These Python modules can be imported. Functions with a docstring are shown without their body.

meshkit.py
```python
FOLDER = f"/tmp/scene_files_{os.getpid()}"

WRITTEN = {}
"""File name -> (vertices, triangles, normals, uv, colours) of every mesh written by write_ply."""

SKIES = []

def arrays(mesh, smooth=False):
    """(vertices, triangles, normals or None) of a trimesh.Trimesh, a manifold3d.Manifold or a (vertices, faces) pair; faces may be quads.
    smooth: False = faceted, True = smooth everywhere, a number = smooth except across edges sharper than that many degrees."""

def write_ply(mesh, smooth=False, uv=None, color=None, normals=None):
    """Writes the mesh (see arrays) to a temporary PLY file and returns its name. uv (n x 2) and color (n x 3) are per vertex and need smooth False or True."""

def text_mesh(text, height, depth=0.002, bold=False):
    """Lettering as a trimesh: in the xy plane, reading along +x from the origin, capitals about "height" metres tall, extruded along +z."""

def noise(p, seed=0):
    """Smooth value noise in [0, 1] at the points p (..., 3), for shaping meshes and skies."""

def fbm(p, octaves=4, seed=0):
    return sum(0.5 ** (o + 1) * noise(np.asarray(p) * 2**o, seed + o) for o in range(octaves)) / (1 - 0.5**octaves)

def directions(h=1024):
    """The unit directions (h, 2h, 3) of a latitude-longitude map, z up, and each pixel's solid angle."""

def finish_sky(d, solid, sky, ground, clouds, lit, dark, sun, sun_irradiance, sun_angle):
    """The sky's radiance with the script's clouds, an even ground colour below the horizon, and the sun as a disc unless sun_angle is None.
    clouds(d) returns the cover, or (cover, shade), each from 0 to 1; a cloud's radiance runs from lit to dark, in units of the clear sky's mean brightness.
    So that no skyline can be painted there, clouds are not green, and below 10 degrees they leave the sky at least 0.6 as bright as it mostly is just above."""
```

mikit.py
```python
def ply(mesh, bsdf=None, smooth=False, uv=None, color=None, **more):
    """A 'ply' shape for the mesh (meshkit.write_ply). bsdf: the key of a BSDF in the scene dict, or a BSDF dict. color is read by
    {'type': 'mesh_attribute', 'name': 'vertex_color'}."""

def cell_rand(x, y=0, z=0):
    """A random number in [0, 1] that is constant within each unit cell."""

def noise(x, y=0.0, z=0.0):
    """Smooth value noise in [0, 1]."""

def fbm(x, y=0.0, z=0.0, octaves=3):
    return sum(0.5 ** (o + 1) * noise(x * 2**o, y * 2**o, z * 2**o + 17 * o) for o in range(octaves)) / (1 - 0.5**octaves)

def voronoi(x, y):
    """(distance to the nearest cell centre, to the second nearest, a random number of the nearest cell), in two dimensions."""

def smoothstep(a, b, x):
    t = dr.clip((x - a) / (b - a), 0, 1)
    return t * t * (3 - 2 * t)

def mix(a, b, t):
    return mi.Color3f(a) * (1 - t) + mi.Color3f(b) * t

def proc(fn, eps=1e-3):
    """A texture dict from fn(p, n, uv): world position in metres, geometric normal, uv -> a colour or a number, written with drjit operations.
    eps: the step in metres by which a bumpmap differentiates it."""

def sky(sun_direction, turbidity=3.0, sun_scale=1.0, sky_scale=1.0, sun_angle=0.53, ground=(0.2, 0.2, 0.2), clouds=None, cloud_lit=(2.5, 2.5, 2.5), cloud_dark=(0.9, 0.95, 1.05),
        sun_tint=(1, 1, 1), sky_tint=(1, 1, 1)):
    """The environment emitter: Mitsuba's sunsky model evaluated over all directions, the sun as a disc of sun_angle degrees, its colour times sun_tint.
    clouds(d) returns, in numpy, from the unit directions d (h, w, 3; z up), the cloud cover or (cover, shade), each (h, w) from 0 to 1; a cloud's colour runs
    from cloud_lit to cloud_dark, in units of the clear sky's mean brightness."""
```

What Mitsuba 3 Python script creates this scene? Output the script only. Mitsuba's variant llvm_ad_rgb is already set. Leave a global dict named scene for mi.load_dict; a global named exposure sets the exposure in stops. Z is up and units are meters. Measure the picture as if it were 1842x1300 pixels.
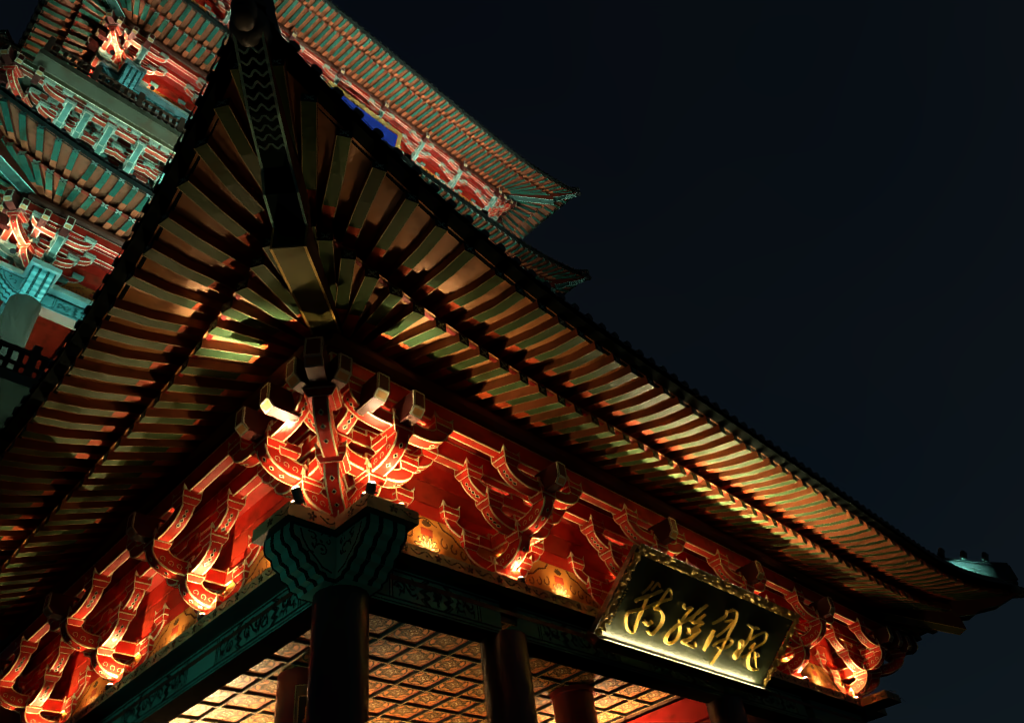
import math, numpy as np, trimesh, mitsuba as mi, mikit, meshkit, drjit as dr
from shapely.geometry import Polygon, LineString, Point, box as sbox
from shapely.ops import unary_union
from shapely import affinity
T = mi.ScalarTransform4f
V = lambda *a: np.array(a, float)
scene, labels = {}, {}

# ------------------------------------------------------------------ camera, sky, exposure
# the camera is the origin (the eye is 1.6 m above the plaza), x and y run along the two facades, z is up
scene['camera'] = {'type': 'perspective', 'fov': 68.42, 'fov_axis': 'x', 'near_clip': 0.05, 'far_clip': 3000.0,
    'to_world': T().look_at(origin=[0, 0, 0], target=[0.57984924, 0.46517789, 0.66886799], up=[-0.410656, -0.54218344, 0.73307487])}
LS = 1 / 64            # every light's unit; the exposure below brings it back
SKY_SCALE = 0.085
scene['sky'] = mikit.sky([0.2, -0.5, 0.25], turbidity=3, sun_scale=0.0, sky_scale=SKY_SCALE * LS, sky_tint=(0.62, 1.0, 1.10), clouds=lambda d: 0.45 * meshkit.fbm(d * 2.2, 3, 5), cloud_lit=(1.5, 1.5, 1.45), ground=(0.05, 0.05, 0.05))
scene['sky']['sampling_weight'] = 3.0
exposure = 6.0
WARM, AMBER, TEAL, COOL, PALE = (1.0, 0.61, 0.27), (1.0, 0.55, 0.2), (0.30, 1.0, 0.80), (0.84, 1.0, 0.80), (0.55, 1.0, 0.84)

# ------------------------------------------------------------------ materials
def P3(p): return p.x, p.y, p.z
def dirt(p, n, uv):
    return (mikit.smoothstep(0.52, 0.8, mikit.fbm(p.x * 3.1, p.y * 3.1, p.z * 3.1, 4)) * 0.55)
def fine(p, n, uv): return (mikit.fbm(p.x * 45, p.y * 45, p.z * 45, 3))
def crackle(p, n, uv): return mikit.fbm(p.x * 26, p.y * 26, p.z * 26, 3)
def grainy(p, n, uv): return (0.5 * mikit.fbm(p.x * 30, p.y * 30, p.z * 8, 3) + 0.4 * mikit.noise(p.x * 4, p.y * 4, p.z * 4))
def lum(*c): return {'type': 'rgb', 'value': [x * LS for x in c]}
def rgb(*c): return {'type': 'rgb', 'value': list(c)}
PAL, PAL_AT, PALETTE = [], {}, {}
def pal(c):
    """the number of a paint colour; a mesh keeps it per face in u, so that all meshes of a paint share one material"""
    c = tuple(round(float(x), 4) for x in c)
    if c not in PAL_AT: PAL_AT[c] = len(PAL); PAL.append(c)
    return PAL_AT[c]
def paint_colour(p, n, uv):
    i = mi.UInt32(dr.maximum(mi.Float(uv.x), 0.0) + 0.5)
    return mi.Color3f(*[dr.gather(mi.Float, PALETTE[k], i) for k in range(3)])
VC = mikit.proc(paint_colour)
def two(b): return {'type': 'twosided', 'bsdf': b}
def bump(tex, scale, b): return {'type': 'bumpmap', 'tex': mikit.proc(tex), 'scale': scale, 'bsdf': b}
def weathered(rough, spec, tex, scale, dirt_col):
    return two(bump(tex, scale, {'type': 'blendbsdf', 'weight': mikit.proc(dirt),
        'a': {'type': 'principled', 'base_color': VC, 'roughness': rough, 'specular': spec},
        'b': {'type': 'diffuse', 'reflectance': rgb(*dirt_col)}}))
scene['paint'] = weathered(0.5, 0.22, fine, 0.0025, (0.06, 0.025, 0.012))
scene['rafter_paint'] = weathered(0.42, 0.07, crackle, 0.009, (0.035, 0.028, 0.010))
scene['carved_paint'] = two(bump(grainy, 0.006, {'type': 'diffuse', 'reflectance': VC}))
scene['board_wood'] = weathered(0.5, 0.4, crackle, 0.012, (0.05, 0.018, 0.006))
scene['tile'] = two({'type': 'principled', 'base_color': rgb(0.022, 0.026, 0.025), 'roughness': 0.45})
scene['lacquer_red'] = two({'type': 'principled', 'base_color': rgb(0.16, 0.012, 0.008), 'roughness': 0.3})
scene['lacquer_dark'] = two({'type': 'principled', 'base_color': rgb(0.012, 0.007, 0.006), 'roughness': 0.35})
scene['black_board'] = two({'type': 'principled', 'base_color': VC, 'roughness': 0.33, 'specular': 0.6})
scene['gold'] = two(bump(grainy, 0.02, {'type': 'principled', 'base_color': rgb(0.80, 0.56, 0.15), 'metallic': 0.35, 'roughness': 0.34}))
scene['gold_dark'] = two(bump(grainy, 0.03, {'type': 'principled', 'base_color': rgb(0.34, 0.22, 0.06), 'metallic': 0.6, 'roughness': 0.3}))
scene['blue_board'] = two({'type': 'principled', 'base_color': rgb(0.003, 0.012, 0.11), 'roughness': 0.4})
scene['dark_metal'] = two({'type': 'principled', 'base_color': rgb(0.02, 0.02, 0.02), 'roughness': 0.5})
scene['matte_dark'] = two({'type': 'diffuse', 'reflectance': rgb(0.008, 0.012, 0.011)})
scene['plaster'] = two({'type': 'principled', 'base_color': rgb(0.045, 0.052, 0.036), 'roughness': 0.6})
def paving(p, n, uv):
    a, b = p.x / 0.9, p.y / 0.6
    g = dr.minimum(dr.abs(a - dr.round(a)) * 0.9, dr.abs(b - dr.round(b)) * 0.6)
    c = 0.16 + 0.06 * mikit.cell_rand(a - 0.5, b - 0.5) + 0.04 * mikit.fbm(p.x * 4, p.y * 4)
    return mi.Color3f(c) * dr.select(g < 0.006, 0.4, 1.0)
scene['paving'] = two({'type': 'diffuse', 'reflectance': mikit.proc(paving)})
def ceiling_pattern(p, n, uv):
    x, y = uv.x * 2 - 1, uv.y * 2 - 1
    r = dr.sqrt(x * x + y * y); th = dr.atan2(y, x)
    q = dr.maximum(dr.abs(x), dr.abs(y))
    star = 0.56 + 0.12 * dr.cos(th * 6) + 0.05 * dr.cos(th * 12 + 0.6)
    inner = 0.27 + 0.05 * dr.cos(th * 5 + 1)
    col = mi.Color3f(0.52, 0.19, 0.05)
    ln = lambda v, w: mikit.smoothstep(w, w * 0.5, dr.abs(v))
    red, dark, cream = mi.Color3f(0.24, 0.025, 0.01), mi.Color3f(0.035, 0.03, 0.012), mi.Color3f(0.7, 0.55, 0.3)
    col = mikit.mix(col, red, ln(q - 0.93, 0.07))
    corner = dr.sqrt(dr.square(dr.abs(x) - 0.76) + dr.square(dr.abs(y) - 0.76))
    col = mikit.mix(col, red, 0.8 * ln(corner - 0.13 - 0.04 * dr.cos(6 * dr.atan2(dr.abs(y) - 0.76, dr.abs(x) - 0.76)), 0.035))
    col = mikit.mix(col, dark, ln(r - 0.82, 0.055))
    body = mikit.smoothstep(star + 0.02, star - 0.02, r) * mikit.smoothstep(0.2, 0.75, 0.5 + 0.5 * dr.sin(r * 40 + 2.2 * dr.cos(th * 6)))
    col = mikit.mix(col, dark, 0.97 * body)
    col = mikit.mix(col, mi.Color3f(0.16, 0.10, 0.03), 0.75 * mikit.smoothstep(star, star - 0.03, r) * (1 - body))
    col = mikit.mix(col, dark, ln(r - star, 0.075))
    col = mikit.mix(col, cream, 0.8 * ln(r - inner, 0.04) * mikit.smoothstep(-0.2, 0.5, dr.cos(th * 7)))
    dots = dr.minimum(dr.sqrt(dr.square(x - 0.1) + dr.square(y - 0.08)), dr.sqrt(dr.square(x + 0.1) + dr.square(y + 0.08)))
    col = mikit.mix(col, cream, mikit.smoothstep(0.075, 0.05, dots))
    return col * (0.8 + 0.4 * mikit.fbm(p.x * 8, p.y * 8, 0.0, 3))
scene['ceiling_paint'] = two({'type': 'principled', 'base_color': mikit.proc(ceiling_pattern), 'roughness': 0.45})

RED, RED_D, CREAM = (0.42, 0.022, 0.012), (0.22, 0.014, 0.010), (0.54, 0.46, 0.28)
ORANGE, BOARD, GREEN = (0.52, 0.22, 0.045), (0.35, 0.16, 0.055), (0.034, 0.066, 0.024)
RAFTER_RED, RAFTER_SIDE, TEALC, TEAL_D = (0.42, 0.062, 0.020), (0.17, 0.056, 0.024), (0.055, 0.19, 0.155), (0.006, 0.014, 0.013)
GOLDB, DARKG, INK = (0.30, 0.24, 0.11), (0.012, 0.03, 0.028), (0.012, 0.012, 0.010)
WORN = (0.26, 0.20, 0.10)
TRIM_T = (0.36, 0.72, 0.60)

# ------------------------------------------------------------------ mesh helpers
def nrm(v): return v / np.linalg.norm(v)
class Frame:
    """o + u a + v b (+ n c)"""
    def __init__(s, o, u, v, n=None): s.o, s.u, s.v, s.n = V(*o), V(*u), V(*v), (np.cross(u, v) if n is None else V(*n))
    def __call__(s, p, c=0.0):
        p = np.asarray(p, float)
        return s.o + p[..., :1] * s.u + p[..., 1:2] * s.v + c * s.n
def polys(g):
    return [p for p in getattr(g, 'geoms', [g]) if p.geom_type == 'Polygon' and p.area > 1e-7]
def tri2d(p):
    return trimesh.creation.triangulate_polygon(p, engine='earcut')
class MB:
    def __init__(s): s.v, s.f, s.c, s.n = [], [], [], 0
    def add(s, v, f, c):
        v = np.asarray(v, float)
        s.v.append(v); s.f.append(np.asarray(f, int) + s.n); s.c.append(np.full(len(v), pal(c))); s.n += len(v)
    def quad(s, a, b, c, d, col): s.add([a, b, c, d], [[0, 1, 2], [0, 2, 3]], col)
    def bquad(s, a, b, c, d, col, bc, w):
        a, b, c, d = (np.asarray(x, float) for x in (a, b, c, d))
        U = max(np.linalg.norm(b - a), np.linalg.norm(c - d)); W = max(np.linalg.norm(d - a), np.linalg.norm(c - b))
        fu, fv = min(w / max(U, 1e-6), 0.4), min(w / max(W, 1e-6), 0.4)
        at = lambda x, y: a * (1 - x) * (1 - y) + b * x * (1 - y) + c * x * y + d * (1 - x) * y
        i = [at(fu, fv), at(1 - fu, fv), at(1 - fu, 1 - fv), at(fu, 1 - fv)]
        s.quad(*i, col); o = [a, b, c, d]
        for k in range(4): s.quad(o[k], o[(k + 1) % 4], i[(k + 1) % 4], i[k], bc)
    def hexa(s, p, col, bc=None, w=0.0, bottom=None):
        """p: 8 corners, bottom ring 0-3 then top ring 4-7"""
        for k, q in enumerate(((0, 3, 2, 1), (4, 5, 6, 7), (0, 1, 5, 4), (1, 2, 6, 5), (2, 3, 7, 6), (3, 0, 4, 7))):
            cc = bottom if (k == 0 and bottom is not None) else col
            if bc is None: s.quad(*[p[i] for i in q], cc)
            else: s.bquad(*[p[i] for i in q], cc, bc, w)
    def box(s, lo, hi, col, bc=None, w=0.0, bottom=None):
        (x0, y0, z0), (x1, y1, z1) = lo, hi
        s.hexa([V(x0, y0, z0), V(x1, y0, z0), V(x1, y1, z0), V(x0, y1, z0), V(x0, y0, z1), V(x1, y0, z1), V(x1, y1, z1), V(x0, y1, z1)], col, bc, w, bottom)
    def flat(s, poly, fr, c, col):
        for p in polys(poly):
            v, f = tri2d(p)
            if len(f): s.add(fr(v, c), f, col)
    def prism(s, poly, fr, t, cf, ce, bw=0.0, bc=None):
        """the polygon in the frame's plane, t thick and centred on it; faces and edge strip may have painted borders"""
        inner = poly.buffer(-bw, join_style=2) if bw else poly
        for c in (-t / 2, t / 2):
            s.flat(inner, fr, c, cf)
            if bw: s.flat(poly.difference(inner), fr, c, bc)
        xy = np.array(poly.exterior.coords)
        lanes = [(-t / 2, t / 2, ce)] if not bw else [(-t / 2, -t / 2 + bw, bc), (-t / 2 + bw, t / 2 - bw, ce), (t / 2 - bw, t / 2, bc)]
        for p, q in zip(xy[:-1], xy[1:]):
            for c0, c1, col in lanes: s.quad(fr(p, c0), fr(q, c0), fr(q, c1), fr(p, c1), col)
    def stroke(s, pts, w, fr, c, col): s.flat(LineString(pts).buffer(w, cap_style=2, resolution=2), fr, c, col)
    def tube(s, pts, r, sides, col, cap=True):
        pts = np.asarray(pts, float); t = np.gradient(pts, axis=0); t /= np.linalg.norm(t, axis=1, keepdims=True)
        a = np.cross(t, [0, 0, 1.0]); a[np.linalg.norm(a, axis=1) < 1e-6] = [1, 0, 0]; a /= np.linalg.norm(a, axis=1, keepdims=True)
        b = np.cross(t, a); th = np.arange(sides) * 2 * np.pi / sides
        r = np.broadcast_to(r, (len(pts),))
        v = pts[:, None] + r[:, None, None] * (np.cos(th)[None, :, None] * a[:, None] + np.sin(th)[None, :, None] * b[:, None])
        f = []
        for i in range(len(pts) - 1):
            for j in range(sides):
                k = (j + 1) % sides; A, B, C, D = i * sides + j, i * sides + k, (i + 1) * sides + k, (i + 1) * sides + j
                f += [[A, B, C], [A, C, D]]
        if cap:
            for e in (0, len(pts) - 1):
                f += [[e * sides, e * sides + j, e * sides + j + 1] for j in range(1, sides - 1)]
        s.add(v.reshape(-1, 3), f, col)
    def arrays(s): return np.vstack(s.v), np.vstack(s.f), np.stack([np.concatenate(s.c), np.zeros(s.n)], 1)
    def ply(s, bsdf, **more):
        v, f, c = s.arrays()
        return mikit.ply((v, f), bsdf, uv=c, **more)
count = {}
def key(name):
    n = count.get(name, 0); count[name] = n + 1
    return name if n == 0 else f'{name}_{n:03d}'
def put(name, mesh, bsdf, smooth=None, M=None, **more):
    k = key(name)
    if isinstance(mesh, dict): d = dict(mesh)
    elif isinstance(mesh, MB): d = mesh.ply(bsdf, **more)
    else: d = mikit.ply(mesh, bsdf, smooth=smooth or False, **more)
    if M is not None: d['to_world'] = M
    scene[k] = d
    return k
def lab(k, label, cat=None, group=None, kind=None):
    labels[k] = {a: b for a, b in (('label', label), ('category', cat), ('group', group), ('kind', kind)) if b}

class Facade:
    """a along the facade, o outwards from the column axis, z up"""
    def __init__(s, kind, X, Y):
        s.kind, s.X, s.Y = kind, X, Y
        s.ua = V(1, 0, 0) if kind == 'S' else V(0, 1, 0)
        s.uo = {'S': V(0, -1, 0), 'W': V(-1, 0, 0), 'E': V(1, 0, 0)}[kind]
    def P(s, a, o, z):
        if s.kind == 'S': return V(a, s.Y - o, z)
        return V(s.X - o, a, z) if s.kind == 'W' else V(s.X + o, a, z)
    def M(s, a, z):
        """places what was built for facade S at a = 0"""
        p = s.P(a, 0, z)
        return T().translate(p.tolist()).rotate([0, 0, 1], {'S': 0, 'W': -90, 'E': 90}[s.kind])
S0 = Facade('S', 0, 0)
Z = V(0, 0, 1)

# ------------------------------------------------------------------ bracket sets (built once, at the origin, facade S)
def ell(cx, cz, rx, rz, t0, t1, n): return [(cx + rx * math.cos(t), cz + rz * math.sin(t)) for t in np.linspace(t0, t1, n)]
def smile(L, h=0.30, th=0.20, flat=None):
    """a bow shaped arm: flat at the middle, both ends sweeping up"""
    R = L + 0.11; c = (R - 0.52 if flat is None else flat); c = max(c, 0.12)
    right = [(R - 0.0, h)] + [(c + (R - c) * math.sin(t), h * (1 - math.cos(t))) for t in np.linspace(np.pi / 2, 0, 8)][1:]
    Ri = R - 0.24; ci = min(c, Ri - 0.1); zi = th
    top = [(ci + (Ri - ci) * math.sin(t), zi + (h - zi) * (1 - math.cos(t))) for t in np.linspace(0, np.pi / 2, 5)]
    half = right + [] ; pts = [(0.0, 0.0)]
    outer = right[::-1]                       # bottom middle -> end
    loop = [(x, z) for x, z in outer] + [(x, z) for x, z in top[::-1]]
    lower = [(-x, z) for x, z in loop[::-1]]
    p = Polygon(loop + lower).buffer(0)
    return unary_union([p, sbox(-0.15, 0, 0.15, h)]), outer
def motif(mb, fr_pt, dirs, span):
    """a chain of painted lozenges on a strip: fr_pt(s) -> (point, tangent, width vector), lifted a little"""
    for s0, L, w in ((0.16, 0.07, 0.055), (0.36, 0.06, 0.05), (0.56, 0.055, 0.045), (0.75, 0.05, 0.04)):
        p, t, wv = fr_pt(s0)
        for k, col in ((1.0, CREAM), (0.62, INK)):
            n = np.cross(t, wv) * 0.001
            lift = dirs * (0.004 if k == 1.0 else 0.007)
            q = p + lift
            mb.add([q - t * L * k, q - wv * w * k * .55, q + t * L * k, q + wv * w * k * .55], [[0, 1, 2], [0, 2, 3]], col)
def scroll(mb, fr, c, x0, x1, zc, col, r=0.045, n=3, w=0.007):
    for i in range(n):
        cx = x0 + (x1 - x0) * (i + 0.5) / n
        pts = [(cx + r * (1 - 0.30 * k) * math.cos(t), zc(cx) + r * (1 - .30 * k) * math.sin(t)) for k, t in zip(np.linspace(0, 2, 12), np.linspace(-2.2, -8.2, 12))]
        mb.stroke(pts, w, fr, c, col)
BW = 0.024
def cross_arm(L, o, z0, th=0.20, deco=True, body=RED, trim=CREAM):
    mb = MB(); poly, outer = smile(L)
    fr = Frame(V(0, -o, z0), V(1, 0, 0), Z, V(0, 1, 0))
    mb.prism(poly, fr, th, body, body, BW, trim)
    if deco:
        oo = np.array(outer); seg = np.linalg.norm(np.diff(oo, axis=0), axis=1); cum = np.r_[0, np.cumsum(seg)]
        i0 = 1
        for sg in (1, -1):
            def at(s):
                d = cum[i0] + s * (cum[-1] - cum[i0]); k = min(np.searchsorted(cum, d) - 1, len(seg) - 1); k = max(k, 0)
                p = oo[k] + (oo[k + 1] - oo[k]) * (d - cum[k]) / max(seg[k], 1e-9); t = nrm(oo[k + 1] - oo[k])
                p, t = p * [sg, 1], t * [sg, 1]
                nn = V(t[1] * sg, 0, -t[0] * sg)
                return fr(p) , V(t[0], 0, t[1]), V(0, 1, 0), nn
            for s0, Lq, w in ((0.30, 0.060, 0.040), (0.47, 0.050, 0.036), (0.62, 0.045, 0.034), (0.76, 0.04, 0.03)):
                p, t, wv, nn = at(s0)
                for kk, col, lf in ((1.0, trim, 0.004), (0.6, INK, 0.007)):
                    q = p + nn * lf
                    mb.add([q - t * Lq * kk, q - wv * w * kk, q + t * Lq * kk, q + wv * w * kk], [[0, 1, 2], [0, 2, 3]], col)
    return mb
def forward_arm(R, z0, th=0.21, k=1.0, deco=True, body=RED, trim=CREAM, back=0.25):
    """an arm reaching R outwards, its nose rounded up; k stretches it for the corner diagonal"""
    mb = MB(); E, h = R * k + 0.13, 0.36; c = max(E - 0.52 * k, 0.1)
    bottom = [(-back, 0.0), (c * 0.6, 0.0)] + [(c + (E - c) * math.sin(t), h * (1 - math.cos(t))) for t in np.linspace(0, np.pi / 2, 9)]
    Ei = E - 0.27; ci = max(c - 0.05, 0.05)
    top = [(ci + (Ei - ci) * math.sin(t), 0.24 + (h - 0.24) * (1 - math.cos(t))) for t in np.linspace(np.pi / 2, 0, 5)]
    poly = Polygon(bottom + top + [(-back, 0.24)]).buffer(0)
    fr = Frame(V(0, 0, z0), V(0, -1, 0), Z, V(1, 0, 0))
    mb.prism(poly, fr, th, body, body, BW, trim)
    if deco:
        zc = lambda x: 0.115 + 0.16 * max(0.0, (x - c) / (E - c)) ** 2
        for sg in (-1, 1):
            scroll(mb, fr, sg * (th / 2 + 0.004), max(0.1, c - 0.15), E - 0.12, zc, trim, r=0.05 * min(k, 1.2), n=4)
        for t0 in (0.35, 0.7, 1.05):
            p = fr(V(c + (E - c) * math.sin(t0), h * (1 - math.cos(t0)))); t = nrm(V(0, -(E - c) * math.cos(t0), h * math.sin(t0))); nn = V(0, t[2], -t[1]) * -1
            nn = nrm(np.cross(V(1, 0, 0), t)); nn = nn if nn[2] < 0.2 else -nn
            for kk, col, lf in ((1.0, trim, .004), (.62, INK, .007)):
                q = p + nn * lf; w = V(1, 0, 0) * 0.038
                mb.add([q - t * .045 * kk, q - w * kk, q + t * .045 * kk, q + w * kk], [[0, 1, 2], [0, 2, 3]], col)
    return mb
def block(x, o, z, w=0.34, d=0.30, h=0.21, body=RED, trim=CREAM, horns=True, rot=0.0):
    mb = MB(); b, bz = 0.72, h * 0.45
    ca, sa = math.cos(rot), math.sin(rot)
    def R(px, py, pz): return V(x + px * ca - py * sa, -o + px * sa + py * ca, z + pz)
    ring = lambda k, zz: [R(-w / 2 * k, -d / 2 * k, zz), R(w / 2 * k, -d / 2 * k, zz), R(w / 2 * k, d / 2 * k, zz), R(-w / 2 * k, d / 2 * k, zz)]
    r0, r1, r2 = ring(b, 0), ring(1.0, bz), ring(1.0, h)
    for k in range(4):
        j = (k + 1) % 4
        mb.bquad(r0[k], r0[j], r1[j], r1[k], body, trim, 0.012); mb.bquad(r1[k], r1[j], r2[j], r2[k], body, trim, 0.014)
    mb.quad(*r0, body); mb.quad(*r2, body)
    if horns:
        for sx in (-1, 1):
            for sy in (-1, 1):
                p = R(sx * w / 2, sy * d / 2, h)
                q = [p, R(sx * (w / 2 - .07), sy * d / 2, h), R(sx * w / 2, sy * (d / 2 - .07), h), R(sx * (w / 2 + .012), sy * (d / 2 + .012), h + 0.085)]
                mb.add(q, [[0, 1, 3], [1, 2, 3], [2, 0, 3]], trim)
    return mb
def beam_head(o0, o1, z0, z1, th=0.20, k=1.0, body=None, trim=CREAM, side=None):
    """the small dark nose of a beam: outlined front, lighter chamfer below"""
    mb = MB(); h = z1 - z0; B = (0.05, 0.010, 0.008)
    poly = Polygon([(o0 * k, z0), (o1 * k - 0.10, z0), (o1 * k, z0 + h * .26), (o1 * k + .01, z1), (o0 * k, z1)])
    fr = Frame(V(0, 0, 0), V(0, -1, 0), Z, V(1, 0, 0))
    mb.prism(poly, fr, th, B, B)
    q = lambda o, z, c, l=.004: fr(V(o + l, z - l * .5), c)
    for (oa, za), (ob, zb2), col in (((o1 * k, z0 + h * .26), (o1 * k + .01, z1), (0.09, 0.018, 0.012)), ((o1 * k - .10, z0), (o1 * k, z0 + h * .26), (0.40, 0.22, 0.07))):
        mb.bquad(q(oa, za, -th / 2), q(oa, za, th / 2), q(ob, zb2, th / 2), q(ob, zb2, -th / 2), col, trim, .024)
    for c in (-th / 2 - .004, th / 2 + .004): mb.stroke([(o1 * k - .10, z0 + .012), (o1 * k - .012, z0 + h * .27), (o1 * k - .004, z1 - .01)], .011, fr, c, trim)
    return mb
STEP = 0.6
TRIM_H, HEAD_D = (0.40, 0.42, 0.30), (0.06, 0.012, 0.008)
def make_set(lite=False, body=RED, trim=CREAM, s=1.0):
    out = []
    A = lambda n, mb: out.append((n, mb.ply('paint')))
    d = not lite
    A('base_block', block(0, 0, 0.0, 0.56, 0.56, 0.27, body, trim))
    A('forward_arm', forward_arm(STEP, 0.22, deco=d, body=body, trim=trim)); A('forward_arm', forward_arm(2 * STEP, 0.62, deco=d, body=body, trim=trim))
    A('cross_arm', cross_arm(0.60, 0, 0.22, 0.19, d, body, trim)); A('cross_arm', cross_arm(0.98, 0, 0.62, 0.19, d, body, trim))
    A('cross_arm', cross_arm(0.58, STEP, 0.66, 0.2, d, body, trim)); A('cross_arm', cross_arm(0.98, STEP, 1.06, 0.2, d, body, trim))
    A('cross_arm', cross_arm(0.75, 2 * STEP, 1.05, 0.2, d, body, trim))
    A('beam_head', beam_head(2 * STEP, 1.68, 1.08, 1.44, .19, trim=TRIM_H))
    spots = [(0, STEP, .54), (0, 2 * STEP, .94)]
    for sg in (-1, 1): spots += [(sg * .6, 0, .48), (sg * .98, 0, .88), (sg * .58, STEP, .94), (sg * .98, STEP, 1.33), (sg * .75, 2 * STEP, 1.32)]
    for x, o, z in spots: A('bearing_block', block(x, o, z, body=body, trim=trim))
    return out
def make_tower_set():
    out = []; A = lambda n, mb: out.append((n, mb.ply('paint')))
    tg, pale, tr = (0.10, 0.23, 0.19), (0.40, 0.46, 0.36), (0.56, 0.60, 0.48)
    def arm(L, o, z0):
        mb = MB(); poly, _ = smile(L); mb.prism(poly, Frame(V(0, -o, z0), V(1, 0, 0), Z, V(0, 1, 0)), .2, RED, (0.46, .06, .03), .026, tr); return mb
    A('base_block', block(0, 0, 0, .56, .56, .27, (0.40, .05, .03), tr))
    A('forward_arm', forward_arm(STEP, .22, .21, 1, False, tg, tr)); A('forward_arm', forward_arm(2 * STEP, .62, .21, 1, False, tg, tr))
    for L, o, z0 in ((.6, 0, .22), (.98, 0, .62), (.58, STEP, .66), (.98, STEP, 1.06), (.75, 2 * STEP, 1.05)): A('cross_arm', arm(L, o, z0))
    A('beam_head', beam_head(2 * STEP, 1.80, 1.02, 1.46, .22, trim=tr))
    for x, o, z in [(0, STEP, .54), (0, 2 * STEP, .94)] + [(sg * a, o, z) for sg in (-1, 1) for a, o, z in ((.6, 0, .48), (.98, 0, .88), (.58, STEP, .94), (.98, STEP, 1.33), (.75, 2 * STEP, 1.32))]:
        A('bearing_block', block(x, o, z, body=pale if o else tg, trim=tg, horns=False))
    return out
SET, SET_T = make_set(), make_tower_set()
def make_corner(body=RED, trim=CREAM):
    """what stands on the diagonal of a corner (turned by 45 degrees when it is placed)"""
    out = []; k = math.sqrt(2); A = lambda n, mb: out.append((n, mb.ply('paint')))
    A('corner_arm', forward_arm(STEP, 0.22, 0.20, k, True, body, trim, 0.1)); A('corner_arm', forward_arm(2 * STEP, 0.63, 0.20, k, True, body, trim, 0.1))
    A('corner_head', beam_head(2 * STEP, 1.66, 1.10, 1.50, 0.22, k, trim=TRIM_H))
    A('bearing_block', block(0, STEP * k, .57, .4, .4, body=body, trim=trim)); A('bearing_block', block(0, 2 * STEP * k, .97, .42, .42, body=body, trim=trim))
    return out
CORNER = make_corner()
def place_set(b, protos, fac, a, z, only=None):
    root = key(f'{b}__bracket_set')
    for n, ply in protos:
        if only is None or n in only: put(f'{root}__{n}', ply, None, M=fac.M(a, z))
    return root
HEAD = [p for n, p in SET if n == 'beam_head'][0]
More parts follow.
